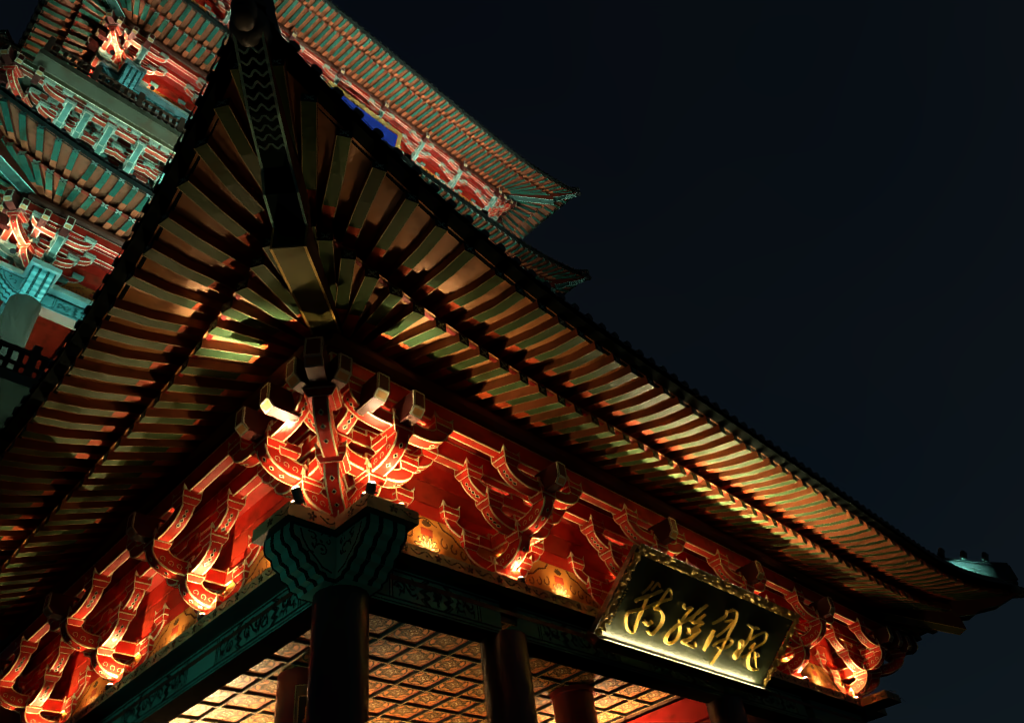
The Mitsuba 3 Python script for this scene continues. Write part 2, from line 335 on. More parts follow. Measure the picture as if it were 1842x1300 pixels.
def place_corner(b, x, y, z, deg):
    root = key(f'{b}__corner_bracket')
    for q in (.6, 1.2):
        for sx, r in ((q if deg > 0 else -q, 0), (0, 90 if deg > 0 else -90)):
            put(f'{root}__beam_head', HEAD, None, M=T().translate([x + sx, y - (0 if sx else q), z]).rotate([0, 0, 1], r))
    for n, ply in CORNER: put(f'{root}__{n}', ply, None, M=T().translate([x, y, z]).rotate([0, 0, 1], deg))
    return root
def long_beam(b, name, fac, a0, a1, o, z0, z1, th, col=RED, trim=CREAM, bw=0.022, bsdf='paint', bottom=None):
    mb = MB()
    c = [fac.P(a, oo, zz) for zz in (z0, z1) for a, oo in ((a0, o - th / 2), (a1, o - th / 2), (a1, o + th / 2), (a0, o + th / 2))]
    mb.hexa(c, col, trim if bw else None, bw, bottom)
    return put(f'{b}__{name}', mb, bsdf)

# ------------------------------------------------------------------ eaves
def petals():
    g = []
    for k in range(4):
        e = affinity.scale(Point(0, 0).buffer(1, resolution=4), 0.034, 0.015); e = affinity.translate(e, 0.046, 0)
        g.append(affinity.rotate(e.difference(affinity.scale(e, .62, .55)), 45 + 90 * k, origin=(0, 0)))
    g.append(Point(0, 0).buffer(0.017, resolution=3).difference(Point(0, 0).buffer(0.009, resolution=3)))
    return unary_union(g)
PETALS = petals()
CROSS = unary_union([affinity.rotate(affinity.translate(affinity.scale(Point(0, 0).buffer(1, resolution=2), .045, .026), .05, 0), 45 + 90 * k, origin=(0, 0)) for k in range(4)])
def stick(mb, pts, w, h, red_len, far=False, under=GREEN, cap=True, side=RAFTER_RED, first=RAFTER_RED):
    """a rafter along pts (its underside's middle line), red for red_len at its inner end"""
    pts = [np.asarray(p, float) for p in pts]
    cum = np.r_[0, np.cumsum([np.linalg.norm(b - a) for a, b in zip(pts[:-1], pts[1:])])]
    k = np.searchsorted(cum, red_len); f = (red_len - cum[k - 1]) / (cum[k] - cum[k - 1])
    mid = pts[k - 1] + (pts[k] - pts[k - 1]) * f
    seq = pts[:k] + [mid] + pts[k:]; cols = [first] * k + [under] * (len(pts) - k)
    ring = []
    for i, p in enumerate(seq):
        d = seq[min(i + 1, len(seq) - 1)] - seq[max(i - 1, 0)]; wv = nrm(V(-d[1], d[0], 0)) * w / 2
        ring.append((p - wv, p + wv, p + wv + Z * h, p - wv + Z * h))
    for i in range(len(seq) - 1):
        A, B = ring[i], ring[i + 1]
        if far: mb.quad(A[0], B[0], B[1], A[1], cols[i])
        else:
            ea, eb = nrm(A[1] - A[0]) * .011, nrm(B[1] - B[0]) * .011
            mb.quad(A[0] + ea, B[0] + eb, B[1] - eb, A[1] - ea, cols[i]); mb.quad(A[0], B[0], B[0] + eb, A[0] + ea, WORN); mb.quad(A[1], B[1], B[1] - eb, A[1] - ea, WORN)
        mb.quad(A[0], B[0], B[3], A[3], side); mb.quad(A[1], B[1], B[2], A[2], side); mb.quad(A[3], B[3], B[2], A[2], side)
    E = ring[-1]; mb.quad(*E, DARKG)
    u = nrm(E[1] - E[0]); d = nrm(seq[-1] - seq[-2]); fr = Frame((E[0] + E[2]) / 2, u, Z, d)
    s = min(w, h) / 0.18 * (1.55 if far else 1)
    if cap: mb.flat(affinity.scale(CROSS if far else PETALS, s, s, origin=(0, 0)), fr, 0.004, (0.55, 0.95, 0.85) if far else TRIM_T)
class Eaves:
    def __init__(s, b, fac, zb, a_lo, a_hi, c_lo=True, c_hi=True, de=2.43, df=3.55, din=0.95, zin=2.57, ze=1.98, zfs=2.32, zf=2.0, far=False, spacing=0.41,
                 flare=(0.30, 0.50), rise=(0.22, 0.46), w=0.18, h=0.17, under=GREEN, board=BOARD, side=RAFTER_SIDE, first=RAFTER_RED):
        s.__dict__.update({k: v for k, v in locals().items() if k != 's'})
        s.se, s.sf = de + flare[0] - 0.02, df + flare[1] - 0.0
    def u(s, a, tip):
        v = 0.0
        if s.c_lo: v = max(v, (s.a_lo + 2.0 - a) / (2.0 + tip))
        if s.c_hi: v = max(v, (a - s.a_hi + 2.0) / (2.0 + tip))
        return min(max(v, 0.0), 1.0) ** 2
    def eave(s, a): q = s.u(a, s.se); return s.de + s.flare[0] * q, s.zb + s.ze + s.rise[0] * q
    def fly(s, a): q = s.u(a, s.sf); return s.df + s.flare[1] * q, s.zb + s.zf + s.rise[1] * q
    def specs(s):
        out = []; n = 7
        fanE = [-.67, -1.07, -1.47, -1.87, -2.22, -2.48, -2.62]; fanF = [-.80, -1.29, -1.78, -2.30, -2.80, -3.30, -3.74]; fanI = [-.44, -.62, -.77, -.86, -.90, -.93, -.95]
        ke, kf = s.se / 2.71, s.sf / 4.05
        fan = [(i * (s.din / .95 if i < -.8 else 1), e * ke, f * kf) for i, e, f in zip(fanI, fanE, fanF)]
        lo, hi = (s.a_lo - .25 if s.c_lo else s.a_lo), (s.a_hi + .25 if s.c_hi else s.a_hi)
        if s.c_lo: out += [(s.a_lo + i, s.a_lo + e, s.a_lo + f) for i, e, f in fan[::-1]]
        m = max(1, round((hi - lo) / s.spacing)); out += [(a, a, a) for a in np.linspace(lo, hi, m + 1)]
        if s.c_hi: out += [(s.a_hi - i, s.a_hi - e, s.a_hi - f) for i, e, f in fan]
        return out
    def lines(s, ai, ae, af):
        P = s.fac.P; d, z = s.eave(ae); D, zz = s.fly(af); q = s.u(ae, s.se)
        I = P(ai, s.din, s.zb + s.zin + 0.10 * s.u(ai, s.din)); E = P(ae, d, z); F = P(af, D, zz)
        E2 = P(ae, d, s.zb + s.zfs + s.rise[0] * q)
        back = E2 + (I - E) * 0.30; back[2] = E2[2] + 0.10
        m = E2 + (F - E2) * 0.6; m[2] -= 0.035
        return [I, E], [back, E2, m, F]
    def build(s, show=None, tiles=True, deck_only=False):
        b, P, sp = s.b, s.fac.P, s.specs(); L = [s.lines(*x) for x in sp]
        rr = np.random.default_rng(len(sp) + int(s.zb * 10))
        for x, (e, f) in zip(sp, L):
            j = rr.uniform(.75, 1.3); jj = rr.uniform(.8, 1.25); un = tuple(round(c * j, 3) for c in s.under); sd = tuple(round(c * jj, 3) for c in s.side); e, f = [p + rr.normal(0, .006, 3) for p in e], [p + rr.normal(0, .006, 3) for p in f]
            if show and not (show[0] <= x[2] <= show[1]): continue
            mb = MB(); rl = np.linalg.norm(e[1] - e[0]); stick(mb, e, s.w, s.h, min(0.86, .52 * rl) + rr.uniform(-.02, .02), s.far, un, side=sd, first=s.first); put(f'{b}__eave_rafter', mb, 'rafter_paint')
            mb = MB(); stick(mb, f, s.w * .94, s.h * .9, np.linalg.norm(f[1] - f[0]) + .30 + rr.uniform(-.02, .02), s.far, un, side=sd, first=s.first); put(f'{b}__flying_rafter', mb, 'rafter_paint')
        hip = []
        for on, c, sg in ((s.c_lo, s.a_lo, -1), (s.c_hi, s.a_hi, 1)):
            if on: hip.append(s.lines(c + sg * (s.din + .02), c + sg * (s.se + .02), c + sg * (s.sf + .01)))
            else: hip.append(None)
        LL = ([hip[0]] if hip[0] else []) + L + ([hip[1]] if hip[1] else [])
        up1, up2 = Z * s.h, Z * s.h * .9
        mb, mc, fa, fe = MB(), MB(), MB(), MB()
        for (e0, f0), (e1, f1) in zip(LL[:-1], LL[1:]):
            mb.quad(e0[0] + up1, e1[0] + up1, e1[1] + up1, e0[1] + up1, s.board)
            for k in range(3): mc.quad(f0[k] + up2, f1[k] + up2, f1[k + 1] + up2, f0[k + 1] + up2, s.board)
            d0, d1 = nrm((e0[0] - e0[1]) * [1, 1, 0]), nrm((e1[0] - e1[1]) * [1, 1, 0])
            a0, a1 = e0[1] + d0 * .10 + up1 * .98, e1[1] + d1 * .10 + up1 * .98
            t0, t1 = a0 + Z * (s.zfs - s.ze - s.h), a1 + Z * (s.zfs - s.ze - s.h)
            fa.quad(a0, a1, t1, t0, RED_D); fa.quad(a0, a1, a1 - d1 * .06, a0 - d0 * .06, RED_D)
            q0, q1 = f0[3] + nrm((f0[2] - f0[3]) * [1, 1, 0]) * .07 + up2 * 1.02, f1[3] + nrm((f1[2] - f1[3]) * [1, 1, 0]) * .07 + up2 * 1.02
            o0, o1 = nrm((f0[3] - f0[2]) * [1, 1, 0]) * .12, nrm((f1[3] - f1[2]) * [1, 1, 0]) * .12
            fe.quad(q0, q1, q1 + o1 * 2, q0 + o0 * 2, DARKG); fe.quad(q0 + o0, q1 + o1, q1 + o1 + Z * .1, q0 + o0 + Z * .1, DARKG); fe.quad(q0, q1, q1 + Z * .1, q0 + Z * .1, DARKG)
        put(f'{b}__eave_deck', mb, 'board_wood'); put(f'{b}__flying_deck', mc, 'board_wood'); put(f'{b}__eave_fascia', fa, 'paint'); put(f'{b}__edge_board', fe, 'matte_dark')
        # tiled roof: rows of round tiles above a bed
        if not tiles: return
        tip = s.sf + .2
        lo = s.a_lo - tip if s.c_lo else s.a_lo; hi = s.a_hi + tip if s.c_hi else s.a_hi
        n = round((hi - lo) / (0.30 if not s.far else 0.42)); top = -3.0; prev = None; bed = MB()
        for a in np.linspace(lo, hi, n + 1):
            D, zz = s.fly(a); D += 0.17; zz += s.h * .9 + 0.13; stop = top
            if s.c_lo: stop = max(stop, s.a_lo - a)
            if s.c_hi: stop = max(stop, a - s.a_hi)
            stop = min(stop, D - .15)
            ds = np.linspace(D, stop, 4); line = [P(a, d, zz + .40 * (D - d) + .018 * (D - d) ** 2) for d in ds]
            if prev is not None:
                for k in range(3): bed.quad(prev[k], line[k], line[k + 1], prev[k + 1], (0.02, 0.022, 0.022))
                # pointed drip tile between two rows
                m0, m1 = prev[0], line[0]; c = (m0 + m1) / 2
                bed.add([m0 + s.fac.uo * .02, m1 + s.fac.uo * .02, c + s.fac.uo * .05 - Z * .11], [[0, 1, 2]], (0.02, 0.022, 0.022))
            prev = line
            r = MB(); pts = [line[0] + s.fac.uo * .03] + [p + Z * .035 for p in line]
            pts[0] = pts[0] + Z * .035
            r.tube(pts, [.066, .066, .062, .062, .062], 7, (0.022, 0.026, 0.025))
            if not show or show[0] - .4 <= a <= show[1] + .4: put(f'{b}__tile_row', r, 'tile')
        put(f'{b}__tile_bed', bed, 'tile')
def diag(x, y, sx, sy):
    """point at s along the roof corner's diagonal"""
    return lambda s, z: V(x + sx * s, y + sy * s, z)
def hip_beam(b, x, y, sx, sy, zb, se, sf, ze, zf, w=0.40, bright=False, z_in=2.38):
    D = diag(x, y, sx, sy); side = nrm(V(-sy, sx, 0))
    trim, under = ((0.35, 0.75, 0.66), (0.02, 0.07, 0.06)) if bright else (TRIM_T, (0.010, 0.022, 0.020))
    SIDE = (0.10, 0.02, 0.012) if bright else (0.035, 0.014, 0.010)
    def bar(name, prof, ws, top, colb, edge):
        mb = MB()
        for (s0, z0), (s1, z1), w0, w1, (t0, t1) in zip(prof[:-1], prof[1:], ws[:-1], ws[1:], zip(top[:-1], top[1:])):
            A = [D(s0, z0) - side * w0 / 2, D(s0, z0) + side * w0 / 2]; B = [D(s1, z1) - side * w1 / 2, D(s1, z1) + side * w1 / 2]
            e = 0.03
            a0, a1, b0, b1 = A[0] + side * e, A[1] - side * e, B[0] + side * e, B[1] - side * e
            mb.quad(a0, b0, b1, a1, colb); mb.quad(A[0], B[0], b0, a0, edge); mb.quad(A[1], B[1], b1, a1, edge)
            At = [p + Z * (t0 - z0) for p in A]; Bt = [p + Z * (t1 - z1) for p in B]
            mb.quad(A[0], B[0], Bt[0], At[0], SIDE); mb.quad(A[1], B[1], Bt[1], At[1], SIDE); mb.quad(At[0], Bt[0], Bt[1], At[1], SIDE)
        e0, e1 = D(*prof[-1]) - side * ws[-1] / 2, D(*prof[-1]) + side * ws[-1] / 2; dz = Z * (top[-1] - prof[-1][1])
        mb.bquad(e0, e1, e1 + dz, e0 + dz, under, edge, .025)
        return mb
    lo = bar('hip', [(0.6, zb + z_in + .28), (1.25, zb + z_in), (se - .02, zb + ze - .34)], [w] * 3, [zb + z_in + .75, zb + z_in + .5, zb + ze + .22], (0.11, 0.115, 0.04) if not bright else (0.05, 0.12, 0.10), (0.55, 0.40, 0.12) if not bright else trim)
    put(f'{b}__hip_beam', lo, 'rafter_paint')
    zq = [(se - .35, zb + ze + .10), (se + .05, zb + ze + .02), (se + .30, zb + ze + .02), (se + .48, zb + ze + .14), (se + .9, zb + ze + .20), (sf + .06, zb + zf + .44)]
    up = bar('up', zq, [w * .98, w * .98, w * .98, w * .84, w * .82, w * .74], [z + .42 for _, z in zq[:-1]] + [zq[-1][1] + .26], under, trim)
    # carved waves on the underside
    s0, s1 = se + .62, sf + .0
    for i in range(10):
        s = s0 + (s1 - s0) * (i + .5) / 10; z = np.interp(s, [q[0] for q in zq], [q[1] for q in zq]) - .006
        slope = (zq[-1][1] - zq[-2][1]) / (zq[-1][0] - zq[-2][0])
        dd = V(sx, sy, slope); dd = nrm(dd)
        fr = Frame(D(s, z), side, dd)
        ww = w * .35
        pts = [(t * ww, 0.028 * math.cos(t * 7.0) - .03 * t * t) for t in np.linspace(-1, 1, 13)]
        mb_w = LineString(pts).buffer(.011 if not bright else .02, cap_style=2, resolution=2)
        for c in (0.0,): up.flat(mb_w, Frame(fr.o, fr.u, fr.v), 0.0, trim)
    k = put(f'{b}__hip_nose_beam', up, 'carved_paint')
    return k
def hip_ridge(b, x, y, sx, sy, zb, sf, zf, far=False):
    D = diag(x, y, sx, sy); e = sf + .22; z0 = zb + zf + .46 + .34
    prof = [(e, z0 + .02), (e - .6, z0 + .16), (e - 2, z0 + .70), (e - 4, z0 + 1.65), (e - 6.5, z0 + 3.1)]
    mb = MB()
    for (s0, a), (s1, c) in zip(prof[:-1], prof[1:]):
        side = nrm(V(-sy, sx, 0)) * .14
        mb.hexa([D(s0, a) - side, D(s1, c) - side, D(s1, c) + side, D(s0, a) + side] + [p + Z * (.26 if far else .44) for p in (D(s0, a) - side, D(s1, c) - side, D(s1, c) + side, D(s0, a) + side)], (0.02, 0.022, 0.022))
    mb.tube([D(s, z + (.3 if far else .48)) for s, z in prof], .11, 7, (0.02, 0.022, 0.022))
    put(f'{b}__hip_ridge', mb, 'tile')
    for n_, s_ in enumerate(np.arange(e - .35, e - 2.2, -.42) if not far else []):
        m2 = trimesh.creation.icosphere(1, 1.0); v = np.array(m2.vertices) * (.10, .10, .19); v[:, 0] += np.where(v[:, 2] > .05, .07, 0); v[:, 2] += np.interp(-s_, [-q[0] for q in prof], [q[1] for q in prof]) + .72
        dd_, sd_ = nrm(V(sx, sy, 0)), nrm(V(-sy, sx, 0)); o_ = D(s_, 0); m2.vertices = o_ + v[:, :1] * dd_ + v[:, 1:2] * sd_ + v[:, 2:] * Z
        put(f'{b}__ridge_figure', m2, 'tile', smooth=40)
    # glazed beast head that caps the hip beam's nose
    dd = nrm(V(sx, sy, 0)); side = nrm(V(-sy, sx, 0)); o = D(sf + .02, zb + zf + .42)
    m = [trimesh.creation.icosphere(2, 1.0) for _ in range(5)]
    for q, (c, r) in zip(m, (((.02, 0, .16), (.24, .20, .21)), ((.22, 0, .12), (.17, .13, .12)), ((.20, 0, .0), (.13, .11, .06)), ((-.02, .12, .36), (.07, .04, .13)), ((-.02, -.12, .36), (.07, .04, .13)))):
        v = np.array(q.vertices) * r; v *= 1 + .16 * (meshkit.noise(v * 14, 3)[:, None] - .5); v += c
        q.vertices = o + v[:, :1] * dd + v[:, 1:2] * side + v[:, 2:] * Z
    put(f'{b}__hip_beast', trimesh.util.concatenate(m), 'tile', smooth=40)
#__PART2__
# ------------------------------------------------------------------ shared pieces of the halls
def flower_band(mb, fr, length, h, rng, col=(0.035, 0.030, 0.015)):
    """painted flowers and a running stem along a narrow band; fr: u along, v up"""
    n = max(1, round(length / 0.62)); sp = length / n
    for i in range(n):
        cx = (i + .5) * sp
        g = [affinity.rotate(affinity.translate(affinity.scale(Point(0, 0).buffer(1, resolution=2), .030, .019), .036, 0), 72 * k + rng.uniform(0, 30), origin=(0, 0)) for k in range(5)]
        mb.flat(affinity.translate(affinity.scale(unary_union(g), h / .17, h / .17, origin=(0, 0)), cx, h * .5), fr, .004, col)
        xs = np.linspace(cx + .11, cx + sp - .11, 9)
        mb.stroke([(x, h * (.5 + .22 * math.sin((x - cx) / sp * 4 * math.pi))) for x in xs], .007, fr, .004, col)
        for x in xs[2:7:2]: mb.flat(affinity.translate(affinity.scale(Point(0, 0).buffer(1, resolution=2), .022, .013), x, h * (.5 - .16 * math.sin((x - cx) / sp * 4 * math.pi))), fr, .004, col)
def vine(mb, fr, L, h, rng, col, c=.005, w=.014):
    """carved scrolls and leaves that fill a band"""
    n = max(2, round(L / (h * .62))); sp = L / n
    mb.stroke([(x, h * (.5 + .26 * math.sin(x / sp * math.pi))) for x in np.linspace(.04, L - .04, n * 7)], w, fr, c, col)
    for i in range(n):
        cx, sg = (i + .5) * sp, (1 if i % 2 else -1); cy = h * (.5 + .08 * sg); r0 = h * rng.uniform(.24, .33)
        th = np.linspace(0, rng.uniform(4.2, 5.6), 16) * sg + rng.uniform(0, 6)
        mb.stroke([(cx + r0 * (1 - k * .78) * math.cos(t), cy + r0 * (1 - k * .78) * math.sin(t)) for k, t in zip(np.linspace(0, 1, 16), th)], w, fr, c, col)
        for _ in range(9):
            e = affinity.rotate(affinity.scale(Point(0, 0).buffer(1, resolution=3), h * rng.uniform(.06, .16), h * rng.uniform(.02, .05)), rng.uniform(0, 180))
            mb.flat(affinity.translate(e, cx + rng.uniform(-.45, .45) * sp, h * rng.uniform(.12, .88)).intersection(sbox(.01, .01, L - .01, h - .01)), fr, c, col)
def capital(b, x, y, zb, rng, e=1.086, face=TEALC, line=TEAL_D, lite=False):
    """beam ends crossing over a corner column: one mesh per end"""
    z0, z1 = zb - .64, zb
    prof = [(0, z0), (.44, z0), (.47, z0 + .05), (.56, z0 + .06), (.60, z0 + .14), (.70, z0 + .17), (.73, z0 + .26), (.82, z0 + .30), (.86, z0 + .40), (.94, z0 + .44), (.97, z0 + .52), (.97, z1), (0, z1)]
    for ua, vw in ((V(-1, 0, 0), V(0, 1, 0)), (V(0, -1, 0), V(1, 0, 0))):
        mb = MB(); fr = Frame(V(x, y, 0), ua, Z, vw); w = .62
        poly = Polygon(prof); mb.prism(poly, fr, w, face, face, .035, line)
        for i in range(1, 11):           # bands on the stepped end
            p, q = np.array(prof[i]), np.array(prof[i + 1])
            n = nrm(V(q[1] - p[1], -(q[0] - p[0]), 0)) * .004
            for c in (-.11, .11): mb.quad(*(fr(V(p[0] + n[0], p[1] + n[1]), c - .035), fr(V(q[0] + n[0], q[1] + n[1]), c - .035), fr(V(q[0] + n[0], q[1] + n[1]), c + .035), fr(V(p[0] + n[0], p[1] + n[1]), c + .035)), line)
        for sg in (-1, 1):
            c = sg * (w / 2 + .004); f2 = Frame(V(x, y, 0), ua, Z, vw)
            mb.stroke([(.36, z0 + .10), (.50, z0 + .14), (.60, z0 + .24), (.72, z0 + .34), (.80, z0 + .46), (.84, z0 + .58)], .012, f2, c, line)
            for k in range(2 if lite else 4):
                a, bq, rr = ((.52, z0 + .36, .11), (.66, z0 + .52, .07), (.44, z0 + .50, .06), (.60, z0 + .44, .05))[k]
                th = np.linspace(0, 5, 12) + k
                mb.stroke([(a + rr * (1 - t * .13) * math.cos(t), bq + rr * (1 - t * .13) * math.sin(t)) for t in th], .010, f2, c, line)
            if not lite:
                for _ in range(9):
                    ee = affinity.rotate(affinity.scale(Point(0, 0).buffer(1, resolution=3), rng.uniform(.02, .05), rng.uniform(.008, .02)), rng.uniform(0, 180))
                    mb.flat(affinity.translate(ee, rng.uniform(.38, .74), z0 + rng.uniform(.30, .60)), f2, c, line)
        put(f'{b}__capital', mb, 'carved_paint')
def column(b, x, y, z0, z1, r, bsdf, ring=False):
    prof = [(0, z0), (r, z0), (r, z1 - .25), (r, z1)] + ([(r * 1.12, z1 - .0), (r * 1.12, z1 + .09), (0, z1 + .09)] if ring else [(0, z1)])
    m = trimesh.creation.revolve(np.array(prof), sections=40); m.apply_translation([x, y, 0])
    return put(f'{b}__column', m, bsdf, smooth=40)
def lotus(mb, fr, cx, cz, s, line=(0.10, 0.055, 0.02), pale=(0.74, 0.55, 0.28)):
    for k, ang in enumerate((-70, -42, -15, 15, 42, 70)):
        for rad, sc in ((.15, 1.0), (.10, .8)):
            e = affinity.scale(Point(0, 0).buffer(1, resolution=4), .040 * s * sc, .105 * s * sc)
            e = affinity.rotate(affinity.translate(e, 0, rad * s), ang + (7 if sc < 1 else 0), origin=(0, 0))
            mb.flat(affinity.translate(e.difference(e.buffer(-.017 * s)), cx, cz), fr, .004 if sc == 1 else .006, line)
            mb.flat(affinity.translate(e.buffer(-.018 * s).difference(e.buffer(-.028 * s)), cx, cz), fr, .005, pale)
    mb.flat(sbox(cx - .11 * s, cz + .24 * s, cx + .11 * s, cz + .36 * s), fr, .004, (0.36, 0.05, 0.02))
    for k in range(5):
        e = affinity.rotate(affinity.translate(affinity.scale(Point(0, 0).buffer(1, resolution=3), .024 * s, .055 * s), 0, .05 * s), -60 + 30 * k, origin=(0, 0))
        mb.flat(affinity.translate(e, cx, cz + .40 * s), fr, .004, line)
def wall_plane(b, fac, a0, a1, zt, sets, rng, deco=True, red=RED, panel=ORANGE):
    """what fills the plane behind the brackets: painted panels between the sets, beams above"""
    st = [a0] + [s for s in sets if a0 + .5 < s < a1 - .5] + [a1]
    for p, q in zip(st[:-1], st[1:]):
        mb = MB(); fr = Frame(fac.P(p, .055, zt), fac.ua, Z, fac.uo); L = q - p
        mb.quad(*[fr(V(x, z)) for x, z in ((0, 0), (L, 0), (L, .80), (0, .80))], panel)
        if deco:
            lotus(mb, fr, L * .5, .23, 1.05)
            for sg in (-1, 1):
                for k in range(5):
                    cx, cz, r = L * .5 + sg * (.36 + .19 * k), .44 - .045 * k, .10 - .008 * k
                    mb.stroke([(cx + sg * r * (1 - t * .15) * math.cos(t + 2), cz + r * (1 - t * .15) * math.sin(t + 2)) for t in np.linspace(0, 5, 12)], .015, fr, .004, (0.18, 0.07, 0.02))
                mb.stroke([(L * .5 + sg * x, z) for x, z in ((.24, .79), (.33, .68), (.50, .63), (.66, .50), (.86, .44), (1.05, .28), (1.2, .2))], .014, fr, .004, (0.12, 0.04, 0.015))
        put(f'{b}__lotus_panel', mb, 'paint')
        for z0, z1, o in ((.80, 1.04, .05), (1.055, 1.45, .045), (1.465, 1.86, .05)):
            m2 = MB(); c = [fac.P(a, oo, zt + z) for z in (z0, z1) for a, oo in ((p, -.08), (q, -.08), (q, o), (p, o))]
            m2.hexa(c, red if z0 != 1.055 else (0.34, .03, .014)); put(f'{b}__wall_beam', m2, 'paint')
def hall_front(b, fac, a0, a1, zb, sets, ext0, ext1, protos, rng, deco=True, trim=CREAM, cover=True, red=RED):
    zt = zb + .18
    for a in sets: place_set(b, protos, fac, a, zt)
    long_beam(b, 'bracket_beam', fac, a0 - ext0 * .55, a1 + ext1 * .55, STEP, zt + 1.50, zt + 1.84, .17, red, trim)
    long_beam(b, 'bracket_beam', fac, a0 - ext0 * 1.15, a1 + ext1 * 1.15, 2 * STEP - .01, zt + 1.50, zt + 1.86, .16, red, trim)
    mb = MB(); mb.tube([fac.P(a, 2 * STEP, zb + 2.285) for a in np.linspace(a0 - ext0 * 1.2, a1 + ext1 * 1.2, 3)], .17, 12, (0.06, 0.02, 0.012)); put(f'{b}__purlin', mb, 'paint')
    if cover:
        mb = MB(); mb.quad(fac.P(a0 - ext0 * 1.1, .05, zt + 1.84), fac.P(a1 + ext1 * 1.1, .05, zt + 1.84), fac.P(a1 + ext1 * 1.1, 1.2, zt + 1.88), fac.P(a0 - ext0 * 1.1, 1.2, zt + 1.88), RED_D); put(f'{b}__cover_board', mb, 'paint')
    wall_plane(b, fac, a0, a1, zt, sets, rng, deco, red)
# ------------------------------------------------------------------ lamps: a dark housing and a glowing glass dome
def lamp(name, p, I, col, label, group=None, r=0.045, aim=(0, 0, 1), h=0.06, cut=58, glow=.03):
    k = key(name); z = nrm(V(*aim)); x = nrm(np.cross(z, V(.3, .9, .1))); M = np.eye(4); M[:3, 0], M[:3, 1], M[:3, 2], M[:3, 3] = x, np.cross(z, x), z, p
    m = trimesh.creation.cylinder(r * 1.35, h, sections=20); m.apply_translation([0, 0, -h / 2 + .004]); m.apply_transform(M)
    scene[f'{k}__housing'] = mikit.ply(m, 'dark_metal', smooth=40)
    g = [(r * math.cos(t), r * .75 * math.sin(t) + .005) for t in np.linspace(0, np.pi / 2, 5)]
    d = trimesh.creation.revolve(np.array([(r, 0.005)] + g[1:-1] + [(0, r * .75 + .005)]), sections=16); d.apply_transform(M)
    # outward normals
    c = np.array(p); bad = np.einsum('ij,ij->i', d.face_normals, d.triangles_center - c).sum() < 0
    if bad: d.invert()
    L = I / (math.pi * r * r)
    L *= glow
    scene[f'{k}__lens'] = mikit.ply(d, 'dark_metal', smooth=True, emitter={'type': 'area', 'radiance': lum(*[L * q for q in col]), 'sampling_weight': .15 if cut else 1.5})
    if cut:
        o = V(*p) + z * (r + .02)
        scene[f'{k}_beam'] = {'type': 'spot', 'to_world': T().look_at(origin=o.tolist(), target=(o + z).tolist(), up=x.tolist()), 'intensity': lum(*[I * q for q in col]), 'cutoff_angle': cut, 'beam_width': cut * .45}
    lab(k, label, 'floodlight', group); return k
def spot_lamp(name, p, target, I, col, label, cut=35, group=None, s=0.22):
    k = key(name); d = nrm(V(*target) - V(*p)); x = nrm(np.cross(d, Z)); y = np.cross(x, d)
    mb = MB(); c = [V(*p) - d * (.04 + .2 * e) + x * sx * s * f + y * sy * s * f for e, f in ((1, .7), (0, 1)) for sx, sy in ((-1, -1), (1, -1), (1, 1), (-1, 1))]
    mb.hexa(c, (0.02, 0.02, 0.02)); scene[f'{k}__housing'] = mb.ply('dark_metal')
    mb = MB(); q = V(*p) - d * .1; foot = q - Z * .42
    mb.tube([q - x * (s + .02), foot - x * (s + .02), foot + x * (s + .02), q + x * (s + .02)], .02, 5, (0.02, 0.02, 0.02)); scene[f'{k}__bracket'] = mb.ply('dark_metal')
    mb = MB(); f = [V(*p) - d * .036 + x * sx * s * .9 + y * sy * s * .9 for sx, sy in ((-1, -1), (1, -1), (1, 1), (-1, 1))]
    mb.quad(*f, (0.6, 0.7, 0.65)); scene[f'{k}__glass'] = mb.ply('dark_metal')
    scene[f'{k}_beam'] = {'type': 'spot', 'to_world': T().look_at(origin=list(map(float, p)), target=list(map(float, target)), up=[0.1, 0.2, 1]), 'intensity': lum(*[I * q for q in col]), 'cutoff_angle': cut, 'beam_width': cut * .6}
    lab(k, label, 'floodlight', group); return k

# ------------------------------------------------------------------ ground
mb = MB(); mb.quad(V(-900, -900, -1.6), V(900, -900, -1.6), V(900, 900, -1.6), V(-900, 900, -1.6), (0.2, 0.2, 0.2))
put('plaza', mb, 'paving'); lab('plaza', 'dark stone paved plaza under the halls', kind='structure')

# ------------------------------------------------------------------ the near pavilion
G = 'gate_pavilion'; rng = np.random.default_rng(5)
AX, AY, A2, Y1, ZB = 5.237, 7.576, 20.65, 19.0, 5.10
ZT = ZB + .18
fS, fW, fE = Facade('S', 0, AY), Facade('W', AX, 0), Facade('E', A2, 0)
setS = [AX, 8.13, 11.17, 14.21, 17.40, A2]; setW = [AY, 10.70, 13.77, 16.84]
lab(G, 'ornate red timber pavilion with a sweeping upturned tiled roof, nearest building, lit from below', 'pavilion')
# columns
for x in (AX, 8.13, 14.21, 17.6, A2): column(G, x, AY, -1.6, 4.50, .35, 'lacquer_dark')
for y in (10.70, 16.84): column(G, AX + .02, y + 3.2, -1.6, 4.5, .35, 'lacquer_dark')
column(G, 6.66, 10.55, -1.6, 4.73, .42, 'lacquer_red')
column(G, 11.4, 9.05, -1.6, 4.62, .38, 'lacquer_red', ring=True)
